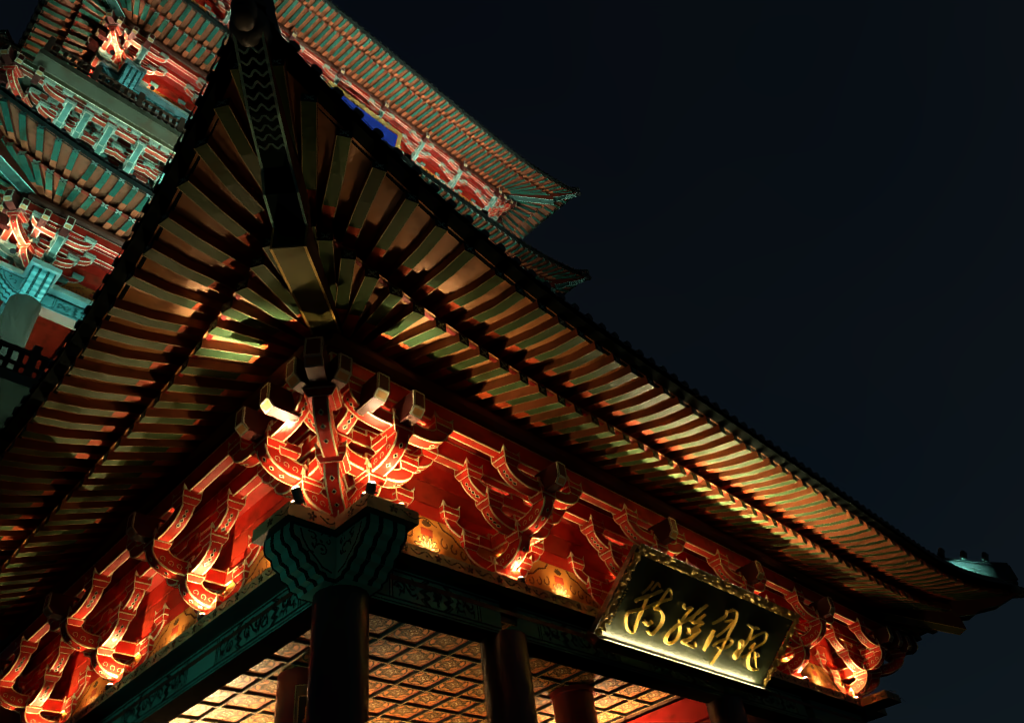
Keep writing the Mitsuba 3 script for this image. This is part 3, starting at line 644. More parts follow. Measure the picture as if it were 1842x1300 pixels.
# tie beams with carved bands
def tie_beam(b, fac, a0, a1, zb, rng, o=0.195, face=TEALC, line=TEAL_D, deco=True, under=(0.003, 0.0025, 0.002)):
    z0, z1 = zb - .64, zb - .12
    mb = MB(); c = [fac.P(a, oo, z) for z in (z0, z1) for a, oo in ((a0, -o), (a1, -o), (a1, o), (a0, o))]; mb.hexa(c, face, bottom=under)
    m2 = [fac.P(a, oo, z) for z in (z1, zb) for a, oo in ((a0, -o + .08), (a1, -o + .08), (a1, o - .08), (a0, o - .08))]; mb.hexa(m2, (0.02, 0.02, 0.016))
    L = a1 - a0
    if deco:
        fr = Frame(fac.P(a0, o, z0), fac.ua, Z, fac.uo); h = z1 - z0
        for zz, w in ((.085, .012), (h - .04, .014), (.03, .008)): mb.stroke([(0, zz), (L, zz)], w, fr, .004, line)
        n = max(1, round(L / 3.07)); s = L / n
        for i in range(n):
            x0 = i * s
            for x in (.42, .47, s - .42, s - .47): mb.stroke([(x0 + x, .085), (x0 + x, h - .04)], .010, fr, .004, line)
            for x, sg in ((1.02, 1), (s - 1.02, -1)):
                pts = [(x0 + x + sg * q, z) for q, z in ((.10, h - .05), (0, h * .78), (.09, h * .66), (-.02, h * .54), (.09, h * .42), (0, h * .32), (.10, .09))]
                mb.stroke(pts, .018, fr, .005, line); mb.stroke([(p - sg * .06, z) for p, z in pts], .010, fr, .005, line)
            for xa, xb in ((.50, .92), (1.16, s - 1.16), (s - .92, s - .50)):
                vine(mb, Frame(fr(V(x0 + xa, .10)), fr.u, fr.v, fr.n), xb - xa, h - .16, rng, line)
    return put(f'{b}__tie_beam', mb, 'carved_paint')
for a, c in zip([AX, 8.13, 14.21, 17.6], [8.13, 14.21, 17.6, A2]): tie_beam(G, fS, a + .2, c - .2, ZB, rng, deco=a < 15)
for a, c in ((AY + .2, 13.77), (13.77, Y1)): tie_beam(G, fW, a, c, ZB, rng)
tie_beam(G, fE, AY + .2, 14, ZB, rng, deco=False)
capital(G, AX, AY, ZB, rng)
# plate that carries the brackets: crosses itself at the corners
e = 1.086; w = .41
plate = unary_union([sbox(AX - e, AY - w, A2 + e, AY + w), sbox(AX - w, AY - e, AX + w, Y1), sbox(A2 - w, AY - e, A2 + w, 14)])
mb = MB(); frp = Frame(V(0, 0, ZB + .09), V(1, 0, 0), V(0, 1, 0))
mb.prism(plate, frp, .18, (0.02, 0.03, 0.026), GOLDB)
for p0, p1, nn in (((AX - e, AY + w), (AX - e, AY - w), (-1, 0)), ((AX - e, AY - w), (AX - w, AY - w), (0, -1)), ((AX - w, AY - w), (AX - w, AY - e), (-1, 0)), ((AX - w, AY - e), (AX + w, AY - e), (0, -1)),
                   ((AX + w, AY - w), (A2 - w, AY - w), (0, -1)), ((AX - w, Y1), (AX - w, AY + w), (-1, 0)), ((A2 - w, AY - w), (A2 - w, AY - e), (-1, 0)), ((A2 - w, AY - e), (A2 + w, AY - e), (0, -1))):
    p0, p1 = V(*p0, ZB), V(*p1, ZB); L = np.linalg.norm(p1 - p0)
    flower_band(mb, Frame(p0, (p1 - p0) / L, Z, V(*nn, 0)), L, .18, rng)
put(f'{G}__bracket_plate', mb, 'paint')
# brackets
hall_front(G, fS, AX, A2, ZB, setS, 1, 1, SET, rng)
hall_front(G, fW, AY, Y1, ZB, setW, 1, 0, SET, rng)
hall_front(G, fE, AY, 13.0, ZB, [AY, 10.7], 1, 0, SET, rng, deco=False)
place_corner(G, AX, AY, ZT, -45); place_corner(G, A2, AY, ZT, 45)
# eaves
Eaves(G, fS, ZB, AX, A2).build()
Eaves(G, fW, ZB, AY, 16.7, True, False).build()
Eaves(G, fE, ZB, AY, 15.0, True, False).build()
mb = MB(); mb.box((0.4, 17.0, 7.58), (4.13, 17.3, 7.92), (0.16, 0.15, 0.06)); mb.box((0.4, 16.97, 7.50), (4.16, 17.32, 7.577), (0.50, 0.22, 0.06))
vine(mb, Frame(V(.5, 17.0, 7.60), V(1, 0, 0), Z, V(0, -1, 0)), 3.6, .30, rng, (0.42, 0.34, 0.14), w=.018)
mb.box((0.4, 17.02, 7.30), (4.05, 17.28, 7.497), (0.34, 0.03, 0.015)); put(f'{G}__gable_beam', mb, 'paint'); labels[f'{G}__gable_beam'] = {'label': 'olive beam end with gold scrolls at the far left end of the eaves'}
hip_beam(G, AX, AY, -1, -1, ZB, 2.71, 4.05, 1.98, 2.0); hip_beam(G, A2, AY, 1, -1, ZB, 2.71, 4.05, 1.98, 2.0)
hip_ridge(G, AX, AY, -1, -1, ZB, 4.05, 2.0); hip_ridge(G, A2, AY, 1, -1, ZB, 4.05, 2.0)
# thin cable on posts along the eaves
def eave_cable(b, ev, a0, a1, step=1.55):
    pts = []
    for i, a in enumerate(np.linspace(a0, a1, int((a1 - a0) / step) + 1)):
        D, z = ev.fly(a); p = ev.fac.P(a, D - .02, z + .36); q = p + Z * .30; pts.append(q)
        mb = MB(); mb.tube([p - Z * .04, q + Z * .03], .013, 5, (0.02, 0.02, 0.02)); put(f'{b}__cable_post', mb, 'dark_metal')
    for dz, r in ((0, .007), (-.14, .005)):
        mb = MB(); mb.tube([p + Z * dz - Z * (.015 if k % 2 else 0) for k, p in enumerate(np.vstack([np.linspace(a, c, 3)[:-1] for a, c in zip(pts[:-1], pts[1:])] + [pts[-1:]]))], r, 4, (0.02, 0.02, 0.02)); put(f'{b}__roof_cable', mb, 'dark_metal')
eave_cable(G, Eaves(G, fS, ZB, AX, A2), AX - 4.0, A2 + 3.9)
# coffered ceiling of the porch
ZC, cs = 4.75, 0.676
xs = np.arange(5.44, 14.1, cs); ys = np.arange(7.46, 14.6, cs)
pan = None
for i, x in enumerate(xs[:-1]):
    for j, y in enumerate(ys[:-1]):
        m = .027
        v = np.array([[x + m, y + m, ZC], [x + cs - m, y + m, ZC], [x + cs - m, y + cs - m, ZC], [x + m, y + cs - m, ZC]]); uvq = np.array([[0, 0], [1, 0], [1, 1], [0, 1.0]])
        put(f'{G}__ceiling_panel', (v, np.array([[0, 2, 1], [0, 3, 2]])), 'ceiling_paint', uv=uvq)
def batten(lo, hi, ax):
    mb = MB(); mb.box(lo, hi, (0.014, 0.022, 0.018))
    m = [(a + c) / 2 for a, c in zip(lo, hi)]; a, c = list(lo), list(hi)
    k = 1 - ax; a[k], c[k] = m[k] - .009, m[k] + .009; a[2], c[2] = lo[2] - .004, lo[2] - .002
    mb.box(a, c, (0.34, 0.22, 0.08)); put(f'{G}__ceiling_batten', mb, 'paint')
for x in xs: batten((x - .029, ys[0], ZC - .05), (x + .029, ys[-1], ZC + .03), 1)
for y in ys: batten((xs[0], y - .028, ZC - .046), (xs[-1], y + .028, ZC + .03), 0)
mb = MB(); mb.box((AX - .2, AY - .2, ZC + .05), (A2, Y1, ZC + .12), (0.05, 0.02, 0.012)); put(f'{G}__ceiling_deck', mb, 'paint')
# red cross beam at the end of the coffers, painted below
mb = MB(); mb.box((14.0, AY + .25, 4.28), (14.42, 15, 4.74), (0.36, 0.016, 0.012)); mb.box((14.04, AY + .25, 3.62), (14.38, 15, 4.24), (0.22, 0.018, 0.012))
frx = Frame(V(14.04, 15, 3.62), V(0, -1, 0), Z, V(-1, 0, 0))
vine(mb, frx, 7.0, .62, rng, (0.30, 0.13, 0.04), w=.014)
for i in range(22): mb.flat(affinity.translate(affinity.rotate(sbox(-.05, -.05, .05, .05).difference(sbox(-.03, -.03, .03, .03)), 45), .2 + .32 * i, .53), frx, .006, (0.45, 0.25, 0.09))
put(f'{G}__cross_beam', mb, 'paint')
# couplet board on the red inner column
def on_column(x, y, r, a, z): return V(x + r * math.cos(a), y + r * math.sin(a), z)
mb = MB(); cx, cy = 6.66, 10.55
for lo, hi, z0, z1, r, col in ((-2.42, -1.62, -.4, 4.44, .432, (0.16, 0.05, 0.02)), (-2.30, -1.74, -.3, 4.28, .438, (0.012, 0.010, 0.010))):
    an = np.linspace(lo, hi, 10)
    for p, q in zip(an[:-1], an[1:]): mb.quad(on_column(cx, cy, r, p, z0), on_column(cx, cy, r, q, z0), on_column(cx, cy, r, q, z1), on_column(cx, cy, r, p, z1), col)
k = key('couplet_board')
scene[k + '__board'] = mb.ply('black_board')
mb = MB()
for lo, hi, z0, z1 in ((-2.42, -1.62, -.4, 4.44), (-2.30, -1.74, -.3, 4.28)):
    an = np.linspace(lo, hi, 10)
    mb.tube([on_column(cx, cy, .44, lo, z0)] + [on_column(cx, cy, .44, q, z1) for q in an] + [on_column(cx, cy, .44, hi, z0)], .010, 5, (0.5, 0.2, 0.08))
scene[k + '__frame'] = mb.ply('paint')
mb = MB()
for zz in (3.9, 3.3, 2.7):
    for pts in (((-2.12, zz), (-1.92, zz + .10)), ((-2.02, zz + .22), (-2.02, zz - .16)), ((-2.14, zz - .14), (-1.9, zz - .08))):
        mb.tube([on_column(cx, cy, .445, a, z) for a, z in pts], .022, 5, (0.5, 0.10, 0.03))
scene[k + '__character'] = mb.ply('paint')
lab(k, 'tall black curved board with red frame on the red column behind the corner column', 'couplet board')

# ------------------------------------------------------------------ the name board
S = 'signboard'; yb, zb_, yt_, zt_ = 7.05, 4.763, 5.948, 5.656; xl, xr = 9.856, 14.94
Ls = math.hypot(yb - yt_, zt_ - zb_); ev_ = V(0, (yt_ - yb) / Ls, (zt_ - zb_) / Ls); ns = np.cross(V(1, 0, 0), ev_)
if ns[1] > 0: ns = -ns
ns = nrm(ns); FS = Frame(V(xl, yb, zb_), V(1, 0, 0), ev_, ns); Ws = xr - xl
def sg_grid(u0, u1, v0, v1, nu, nv, f):
    u, v = np.meshgrid(np.linspace(u0, u1, nu), np.linspace(v0, v1, nv), indexing='ij'); c = f(u, v)
    p = FS.o + u[..., None] * FS.u + v[..., None] * FS.v + c[..., None] * FS.n
    i, j = np.meshgrid(np.arange(nu - 1), np.arange(nv - 1), indexing='ij'); q = (i * nv + j).ravel()
    F = np.stack([q, q + nv, q + nv + 1, q + 1], 1)
    return p.reshape(-1, 3), np.vstack([F[:, [0, 1, 2]], F[:, [0, 2, 3]]])
p, f = sg_grid(0, Ws, 0, Ls, 240, 60, lambda u, v: .004 * meshkit.fbm(np.stack([u * 9, v * 2.2, u * 0], -1), 3, 2))
put(f'{S}__board', (p, f), 'black_board', smooth=None, uv=np.tile((pal((0.016, 0.022, 0.012)), 0), (len(p), 1)))
mb = MB(); mb.hexa([FS(V(u, v), c) for c in (-.12, -.02) for u, v in ((-.1, -.1), (Ws + .1, -.1), (Ws + .1, Ls + .1), (-.1, Ls + .1))], (0.02, 0.016, 0.012)); put(f'{S}__back', mb, 'black_board')
def carve(u, v): return .02 + .10 * np.abs(2 * meshkit.fbm(np.stack([u * 11, v * 11, u * 0 + 1], -1), 3, 7) - 1) + .05 * np.maximum(0, np.sin(u * 24 + 7 * meshkit.noise(np.stack([u * 4, v * 4, u * 0], -1), 4)) * np.cos(v * 31 + 5 * meshkit.noise(np.stack([u * 5, v * 5, u * 0], -1), 9)))
for u0, u1, v0, v1, nu, nv in ((-.14, Ws + .14, Ls, Ls + .17, 640, 24), (-.16, 0, -.02, Ls, 24, 190), (Ws, Ws + .16, -.02, Ls, 24, 190)):
    p, f = sg_grid(u0, u1, v0, v1, nu, nv, carve)
    put(f'{S}__frame', (p, f), 'gold_dark', smooth=True)
mb = MB(); mb.hexa([FS(V(u, v), c) for c in (-.1, .17) for u, v in ((-.16, -.19), (Ws + .16, -.19), (Ws + .16, -.075), (-.16, -.075))], (0.02, 0.015, 0.01)); put(f'{S}__frame', mb, 'paint')
mb = MB(); mb.hexa([FS(V(u, v), c) for c in (-.1, .18) for u, v in ((-.16, -.075), (Ws + .16, -.075), (Ws + .16, -.04), (-.16, -.04))], (0.02, 0.015, 0.01)); put(f'{S}__lamp_tray', mb, 'paint')
CH = [
[([(0.61,1.1),(0.58,0.97),(0.49,0.83)],0.045),([(0.67,0.93),(0.74,1.09),(0.84,1.04)],0.045),([(0.43,0.66),(0.45,0.72),(0.6,0.8),(0.77,0.9),(0.93,1.01)],0.07),([(0.66,0.8),(0.68,0.63),(0.69,0.45),(0.74,0.19)],0.085),([(0.74,0.17),(0.59,0.19),(0.46,0.29),(0.38,0.44),(0.47,0.51),(0.69,0.61),(0.95,0.78),(1.25,0.94)],0.06),([(1.25,0.94),(1.09,1.08),(1.03,0.9),(0.99,0.73),(0.96,0.65)],0.05),([(0.96,0.66),(1.08,0.69),(1.24,0.62),(1.31,0.5),(1.27,0.36),(1.19,0.25),(1.05,0.28)],0.08),([(0.85,0.42),(0.97,0.39),(1.07,0.45)],0.1)],
[([(1.64,0.94),(1.69,0.86),(1.89,0.91),(1.83,0.78),(1.77,0.61)],0.06),([(2.14,0.97),(2.04,0.79),(1.87,0.65),(1.74,0.55),(1.62,0.37),(1.62,0.23),(1.75,0.2),(1.87,0.27),(1.9,0.39),(1.82,0.53),(1.7,0.65)],0.075),([(2.26,1.07),(2.11,0.89),(1.99,0.69)],0.07),([(2.33,0.9),(2.17,0.7),(2.11,0.69),(2.37,0.74),(2.32,0.68),(2.09,0.46)],0.06),([(2.07,0.57),(2.17,0.5),(2.39,0.6),(2.24,0.38),(2.08,0.3),(2.23,0.28),(2.46,0.28),(2.43,0.37)],0.08)],
[([(2.88,1.11),(2.91,1.0),(2.8,0.89),(2.65,0.78)],0.06),([(2.79,0.69),(2.77,0.49),(2.78,0.27)],0.09),([(2.85,0.61),(2.84,0.36)],0.04),([(2.95,1.1),(3.05,1.16),(3.2,1.14),(3.28,0.97),(3.27,0.78),(3.27,0.57),(3.26,0.33),(3.18,0.07)],0.06),([(2.98,0.9),(3.23,0.98),(3.11,0.76),(2.95,0.58)],0.05),([(2.97,0.4),(3.08,0.51),(3.3,0.62),(3.46,0.62),(3.45,0.51),(3.27,0.41),(3.09,0.42)],0.06)],
[([(3.7,1.01),(3.87,0.99),(4.1,1.02)],0.08),([(3.92,0.97),(3.94,0.78),(3.89,0.54),(3.84,0.32),(3.75,0.39),(3.8,0.52),(3.72,0.65),(3.78,0.69),(3.89,0.58)],0.06),([(4.02,0.38),(4.15,0.45),(4.29,0.63),(4.5,0.82),(4.45,0.98),(4.32,0.98),(4.11,0.84),(4.01,0.74)],0.045),([(4.11,0.58),(4.21,0.72),(4.21,0.59)],0.04),([(4.18,0.52),(4.33,0.28),(4.56,0.23),(4.72,0.28)],0.08),([(4.34,0.57),(4.62,0.29)],0.05),([(4.45,0.57),(4.54,0.51),(4.37,0.44)],0.04)]]
def spline(pts, n=7):
    p = np.array(pts, float); p = np.vstack([2 * p[0] - p[1], p, 2 * p[-1] - p[-2]]); out = []
    for i in range(1, len(p) - 2):
        t = np.linspace(0, 1, n, endpoint=False)[:, None]
        out.append(.5 * (2 * p[i] + (p[i + 1] - p[i - 1]) * t + (2 * p[i - 1] - 5 * p[i] + 4 * p[i + 1] - p[i + 2]) * t ** 2 + (3 * p[i] - p[i - 1] - 3 * p[i + 1] + p[i + 2]) * t ** 3))
    return np.vstack(out + [p[-2:-1]])
for strokes in CH:
    mb = MB()
    for pts, wd in strokes:
        q = spline(pts); n = len(q); t = np.gradient(q, axis=0); t /= np.linalg.norm(t, axis=1, keepdims=True) + 1e-9; nn = np.stack([-t[:, 1], t[:, 0]], 1)
        s = np.linspace(0, 1, n); ww = wd * .43 * (.62 + .38 * np.cos(s * 2 * np.pi) ** 2) * np.minimum(1, .35 + 6 * np.minimum(s, 1 - s))
        prof = ((-1.0, .0), (-.86, .042), (-.58, .048), (0.0, .018), (.58, .048), (.86, .042), (1.0, .0))
        rows = [FS(q + nn * (ww * a)[:, None], 0) + FS.n * (c * min(1, wd / .06) + .002) for a, c in prof]
        for i in range(n - 1):
            for k in range(6): mb.quad(rows[k][i], rows[k][i + 1], rows[k + 1][i + 1], rows[k + 1][i], (0.8, 0.6, 0.2))
    put(f'{S}__character', mb, 'gold')
mb = MB()
for i in range(13):                                   # the narrow column of small writing at the left
    v = .19 + i * .052; u = .115 + .012 * math.sin(i * 2.1)
    for a, c, d, e2 in ((-.02, .0, .02, .004), (-.004, -.016, .002, .018), (-.016, -.014, .016, -.010)): mb.tube([FS(V(u + a, v + c), .008), FS(V(u + d, v + e2), .008)], .004, 4, (0.8, 0.6, 0.2))
put(f'{S}__inscription', mb, 'gold')
SIGN_L = 120.0
mb = MB(); mb.quad(*[FS(V(u, v), c) for u, v, c in ((.05, -.039, .11), (Ws - .05, -.039, .11), (Ws - .05, -.030, .14), (.05, -.030, .14))], (1, 1, 1))
vv, ff, cc = mb.arrays(); nf = np.cross(vv[1] - vv[0], vv[2] - vv[0]); ff = ff if nf @ ev_ > 0 else ff[:, ::-1]
scene[f'{S}__light_strip'] = mikit.ply((vv, ff), 'dark_metal', emitter={'type': 'area', 'radiance': lum(SIGN_L, SIGN_L * .80, SIGN_L * .40), 'sampling_weight': 2.0})
lab(S, 'black name board with carved gold frame and four gold brush characters under the eaves', 'signboard')

# a shielded line of light along the board's top edge washes the outer eaves
k = key('eave_washer'); base = FS(V(0, Ls - .02), -.19); xa, xb = xl + .3, xr - .6
d_out = nrm(V(0, -.74, 1.36)); q = V(0, base[1], base[2])
mb = MB(); mb.hexa([V(x, q[1] + dy, q[2] + dz) for dz in (-.08, 0) for x, dy in ((xa, -.04), (xb, -.04), (xb, .05), (xa, .05))], (0.02, 0.02, 0.02)); scene[k + '__housing'] = mb.ply('dark_metal')
mb = MB(); a0 = q + V(0, .012, 0); mb.hexa([V(x, *(a0 + V(0, dy, 0) + d_out * h)[1:]) for h in (0, .19) for x, dy in ((xa, 0), (xb, 0), (xb, .008), (xa, .008))], (0.02, 0.02, 0.02)); scene[k + '__shield'] = mb.ply('dark_metal')
WASH = 5600.0
mb = MB(); mb.quad(V(xa, q[1] - .004, q[2] + .004), V(xb, q[1] - .004, q[2] + .004), V(xb, q[1] + .006, q[2] + .004), V(xa, q[1] + .006, q[2] + .004), (1, 1, 1))
vv, ff, cc = mb.arrays(); nf = np.cross(vv[1] - vv[0], vv[2] - vv[0]); ff = ff if nf[2] > 0 else ff[:, ::-1]
scene[k + '__lens'] = mikit.ply((vv, ff), 'dark_metal', emitter={'type': 'area', 'radiance': lum(WASH, WASH * .74, WASH * .40), 'sampling_weight': 2.0})
lab(k, 'linear floodlight along the top edge of the black name board', 'floodlight')
# ------------------------------------------------------------------ lamps of the near pavilion
zl = ZT + .06
for x, y, I, aim, lb in ((4.39, 7.44, 8, (-.25, -.1, 1), 'small floodlight on the left arm of the corner capital, below the corner brackets'), (5.02, 6.78, 8, (-.1, -.25, 1), 'small floodlight on the right arm of the corner capital, near its inner corner'), (5.56, 6.74, 20, (.2, -.1, 1), 'small floodlight at the right end of the corner capital')):
    lamp('bracket_floodlight', (x, y, ZT + .20), I, WARM, lb, 'floodlights under the brackets', aim=aim, h=.2, glow=.10)
for x, nm in zip(setS[1:5], ('first', 'second', 'third', 'fourth')):
    lamp('bracket_floodlight', (x + .15, AY - .39, zl), 25, WARM, f'small floodlight under the {nm} bracket set right of the corner on the right facade', 'floodlights under the brackets')
for y, nm in zip(setW[1:4], ('first', 'second', 'third')):
    lamp('bracket_floodlight', (AX - .39, y - .12, zl), 25, WARM, f'small floodlight under the {nm} bracket set left of the corner on the left facade', 'floodlights under the brackets')
lamp('rafter_floodlight', (4.24, 7.18, ZT + .22), 130, (1, .80, .50), 'small floodlight on the left arm of the corner capital, tilted out towards the left rafters', aim=(-.98, -.25, 1.85), cut=19, glow=.006, h=.2)
lamp('rafter_floodlight', (4.95, 6.56, ZT + .22), 45, (1, .78, .46), 'small floodlight on the right arm of the corner capital, tilted out towards the right rafters', aim=(-.18, -.98, 1.85), cut=20, glow=.01, h=.2)
for (x0, x1), nm in zip(zip(setS[:-1], setS[1:]), ('first', 'second', 'third', 'fourth', 'fifth')):
    lamp('panel_floodlight', ((x0 + x1) / 2, AY - .20, zl), 4, WARM, f'small floodlight below the {nm} lotus panel of the right facade, counted from the corner', 'floodlights under the lotus panels', aim=(0, .12, 1), cut=62)
for (y0, y1), nm in zip(zip(setW[:-1], setW[1:]), ('first', 'second', 'third')):
    lamp('panel_floodlight', (AX - .20, (y0 + y1) / 2, zl), 4, WARM, f'small floodlight below the {nm} lotus panel of the left facade, counted from the corner', 'floodlights under the lotus panels', aim=(.12, 0, 1), cut=62)
lamp('bracket_floodlight', (A2 - .32, AY - .32, zl), 19, WARM, 'small floodlight on the capital of the far right corner', 'floodlights under the brackets')
lamp('ceiling_uplight', (7.0, 15.2, 1.8), 260, (1, .66, .32), 'uplight in the porch below the bright left end of the coffered ceiling', r=.06, cut=48, glow=.01, aim=(-.12, -.5, 1))
lamp('ceiling_uplight', (9.2, 12.2, .6), 75, (1, .60, .28), 'uplight in the porch below the middle of the coffered ceiling', r=.06, cut=52, glow=.01)
lamp('ceiling_uplight', (13.3, 10.6, 2.6), 150, (1, .66, .32), 'uplight in the porch beside the red cross beam', r=.06, cut=58, glow=.01, aim=(.1, -.15, 1))
#__PART3__
# ------------------------------------------------------------------ the tower behind
W_ = 'tower'; TX, TY = 2.05, 19.2; rng = np.random.default_rng(8)
lab(W_, 'tall red and green palace tower with stacked eaves behind the pavilion, lit teal', 'tower')
GT, BT, RT, RT1, TRT = (0.018, 0.086, 0.062), (0.19, 0.066, 0.032), (0.10, 0.030, 0.018), (0.36, 0.10, 0.045), (0.70, 0.72, 0.60)
TFACE, TLINE = (0.10, 0.36, 0.37), (0.015, 0.06, 0.06)
def level(X0, X1, Y0, zb, setsS, de, df, ze=1.98, zf=2.0, zfs=2.32, show=None, W=None, E=None, brackets=None, flare=(.30, .50), rise=(.22, .46), deco=True, hips=(True, True)):
    S_, Wf, Ef = Facade('S', 0, Y0), Facade('W', X0, 0), Facade('E', X1, 0); kw = dict(de=de, df=df, ze=ze, zf=zf, zfs=zfs, far=True, under=GT, board=BT, side=RT, first=RT1, flare=flare, rise=rise)
    hall_front(W_, S_, X0, X1, zb, setsS, 1, 1, SET_T, rng, deco, TRT)
    Eaves(W_, S_, zb, X0, X1, **kw).build(show)
    if W:
        hall_front(W_, Wf, Y0, W[0], zb, W[1], 1, 0, SET_T, rng, False, TRT); Eaves(W_, Wf, zb, Y0, W[0], True, False, **kw).build(); place_corner(W_, X0, Y0, zb + .18, -45)
    if E:
        hall_front(W_, Ef, Y0, E[0], zb, E[1], 1, 0, SET_T, rng, False, TRT); Eaves(W_, Ef, zb, Y0, E[0], True, False, **kw).build(); place_corner(W_, X1, Y0, zb + .18, 45)
    se, sf = de + flare[0] - .02, df + flare[1]
    for on, x, sx in ((hips[0], X0, -1), (hips[1], X1, 1)):
        if on:
            hip_beam(W_, x, Y0, sx, -1, zb, se, sf, ze, zf, .40, True); hip_ridge(W_, x, Y0, sx, -1, zb, sf, zf, True)
def tower_order(X0, X1, Y0, zb, z0, xs, r=.42, yW=24.0):
    """columns, tie beams, plate and capital under a level"""
    S_, Wf = Facade('S', 0, Y0), Facade('W', X0, 0)
    for x in xs: column(W_, x, Y0, z0, zb - .6, r, 'plaster')
    for a, c in zip(xs[:-1], xs[1:]): tie_beam(W_, S_, a + .2, c - .2, zb, rng, .21, TFACE, TLINE, True, (0.10, 0.12, 0.10))
    tie_beam(W_, Wf, Y0 + .2, yW, zb, rng, .21, TFACE, TLINE)
    capital(W_, X0, Y0, zb, rng, face=TFACE, line=TLINE, lite=True)
    q = unary_union([sbox(X0 - 1.086, Y0 - .41, X1 + 1.086, Y0 + .41), sbox(X0 - .41, Y0 - 1.086, X0 + .41, yW)])
    mb = MB(); mb.prism(q, Frame(V(0, 0, zb + .09), V(1, 0, 0), V(0, 1, 0)), .18, (0.10, 0.24, 0.24), (0.24, 0.42, 0.36)); put(f'{W_}__bracket_plate', mb, 'paint')
xsC = [TX + 3.17 * k for k in range(7)]
TR = 23.0
# level C (lowest in view), level B, top level A
level(TX, TR, TY, 18.25, [TX, TX + 3.17], 2.43, 3.55, show=(-3, 7.5), W=(23.0, [TY]), hips=(True, False))
tower_order(TX, TR, TY, 18.25, 12.9, [TX, TX + 6.34], .42, 23)
level(TX, TR, TY, 30.60, [TX, TX + 3.17, TX + 6.34], 2.43, 3.55, W=(22.4, [TY]), E=(24.0, [TY]))
tower_order(TX, TR, TY, 30.60, 25.4, [TX, TX + 6.34], .42, 22)
setA = [24.05 - 3.17 * k for k in range(7)][::-1]
level(1.86, 24.05, 19.6, 40.86, setA, 3.2, 4.15, ze=1.70, zf=1.62, zfs=2.05, show=(6.0, 30), E=(26.0, [19.6]), hips=(False, True))
# body walls
mb = MB(); mb.box((TX + 1.6, TY + 1.6, -1.6), (TR - 1.6, TY + 14, 18.2), (0.20, 0.03, 0.015)); put(f'{W_}__wall', mb, 'paint')
mb = MB(); mb.box((TX + .9, TY + .9, 20.5), (TR - .9, TY + 14, 30.4), (0.20, 0.03, 0.015)); put(f'{W_}__wall', mb, 'paint')
mb = MB(); mb.box((TX + .5, TY + .5, 32.5), (TR - .5, TY + 14, 43.0), (0.20, 0.03, 0.015)); put(f'{W_}__wall', mb, 'paint')
# lattice window and frame behind the lower corner column
for i in range(7):
    mb = MB(); mb.box((TX + 1.62 + .62 * i, TY + 1.50, 13.0), (TX + 1.74 + .62 * i, TY + 1.58, 18.1), (0.40, 0.10, 0.04)); put(f'{W_}__lattice_bar', mb, 'paint')
for i in range(11):
    mb = MB(); mb.box((TX + 1.6, TY + 1.46, 13.1 + .5 * i), (TX + 6.0, TY + 1.54, 13.2 + .5 * i), (0.40, 0.10, 0.04)); put(f'{W_}__lattice_bar', mb, 'paint')
# galleries: floor slab, brackets under it, railing
def gallery(z, o, x1, yW, brackets):
    S_, Wf = Facade('S', 0, TY), Facade('W', TX, 0)
    mb = MB(); q = Polygon([(TX - o, TY - o), (x1, TY - o), (x1, TY), (TX, TY), (TX, yW), (TX - o, yW)])
    mb.prism(q, Frame(V(0, 0, z + .14), V(1, 0, 0), V(0, 1, 0)), .28, (0.055, 0.062, 0.04), (0.12, 0.16, 0.11)); put(f'{W_}__gallery_floor', mb, 'paint')
    for zz, h in ((.30, .10), (.62, .06), (1.02, .10)):
        for f_, a0, a1 in ((S_, TX - o + .1, x1), (Wf, TY - o + .1, yW)):
            long_beam(W_, 'rail', f_, a0, a1, o - .14, z + zz, z + zz + h, .09, (0.11, 0.08, 0.055), None, 0)
    for f_, a0, a1 in ((S_, TX - o + .14, x1), (Wf, TY - o + .14, yW)):
        for i, a in enumerate(np.arange(a0, a1, 1.5)):
            long_beam(W_, 'rail_post', f_, a - .09, a + .09, o - .14, z + .28, z + 1.32, .16, (0.09, 0.07, 0.05), None, 0)
            mb = MB()
            for j in range(1, 6): 
                c = [f_.P(a + .25 * j + da, o - .14 + do, z + zz) for zz in (.38, 1.03) for da, do in ((-.055, -.03), (.055, -.03), (.055, .03), (-.055, .03))]; mb.hexa(c, (0.035, 0.025, 0.015))
            put(f'{W_}__balusters', mb, 'paint'); 
gallery(25.2, 2.8, 9.0, 23.0, True); gallery(12.7, 2.8, 7.0, 23.0, False)
fT = Facade('S', 0, TY)
ARMS_T = [(n, p) for n, p in SET_T if n in ('forward_arm', 'cross_arm', 'bearing_block', 'base_block')]
fT = Facade('S', 0, TY - .9); GX = .15
for a in (.66, 1.22, 1.98, 3.0, 4.1, 5.2): place_set(W_, ARMS_T, fT, a, 23.42)
place_corner(W_, GX, TY - .9, 23.42, -45)
for o, z0, z1 in ((.0, 23.3, 23.6), (.0, 24.2, 24.5), (.6, 24.75, 25.05), (1.2, 24.80, 25.15), (1.3, 24.95, 25.2)):
    long_beam(W_, 'gallery_beam', fT, GX - o, 9.0, o, z0, z1, .18, (0.36, .05, .03) if o < 1.25 else (0.12, 0.12, 0.06), TRT)
    long_beam(W_, 'gallery_beam', Facade('W', GX, 0), TY - .9 - o, 23.0, o, z0, z1, .18, (0.36, .05, .03) if o < 1.25 else (0.12, 0.12, 0.06), TRT)
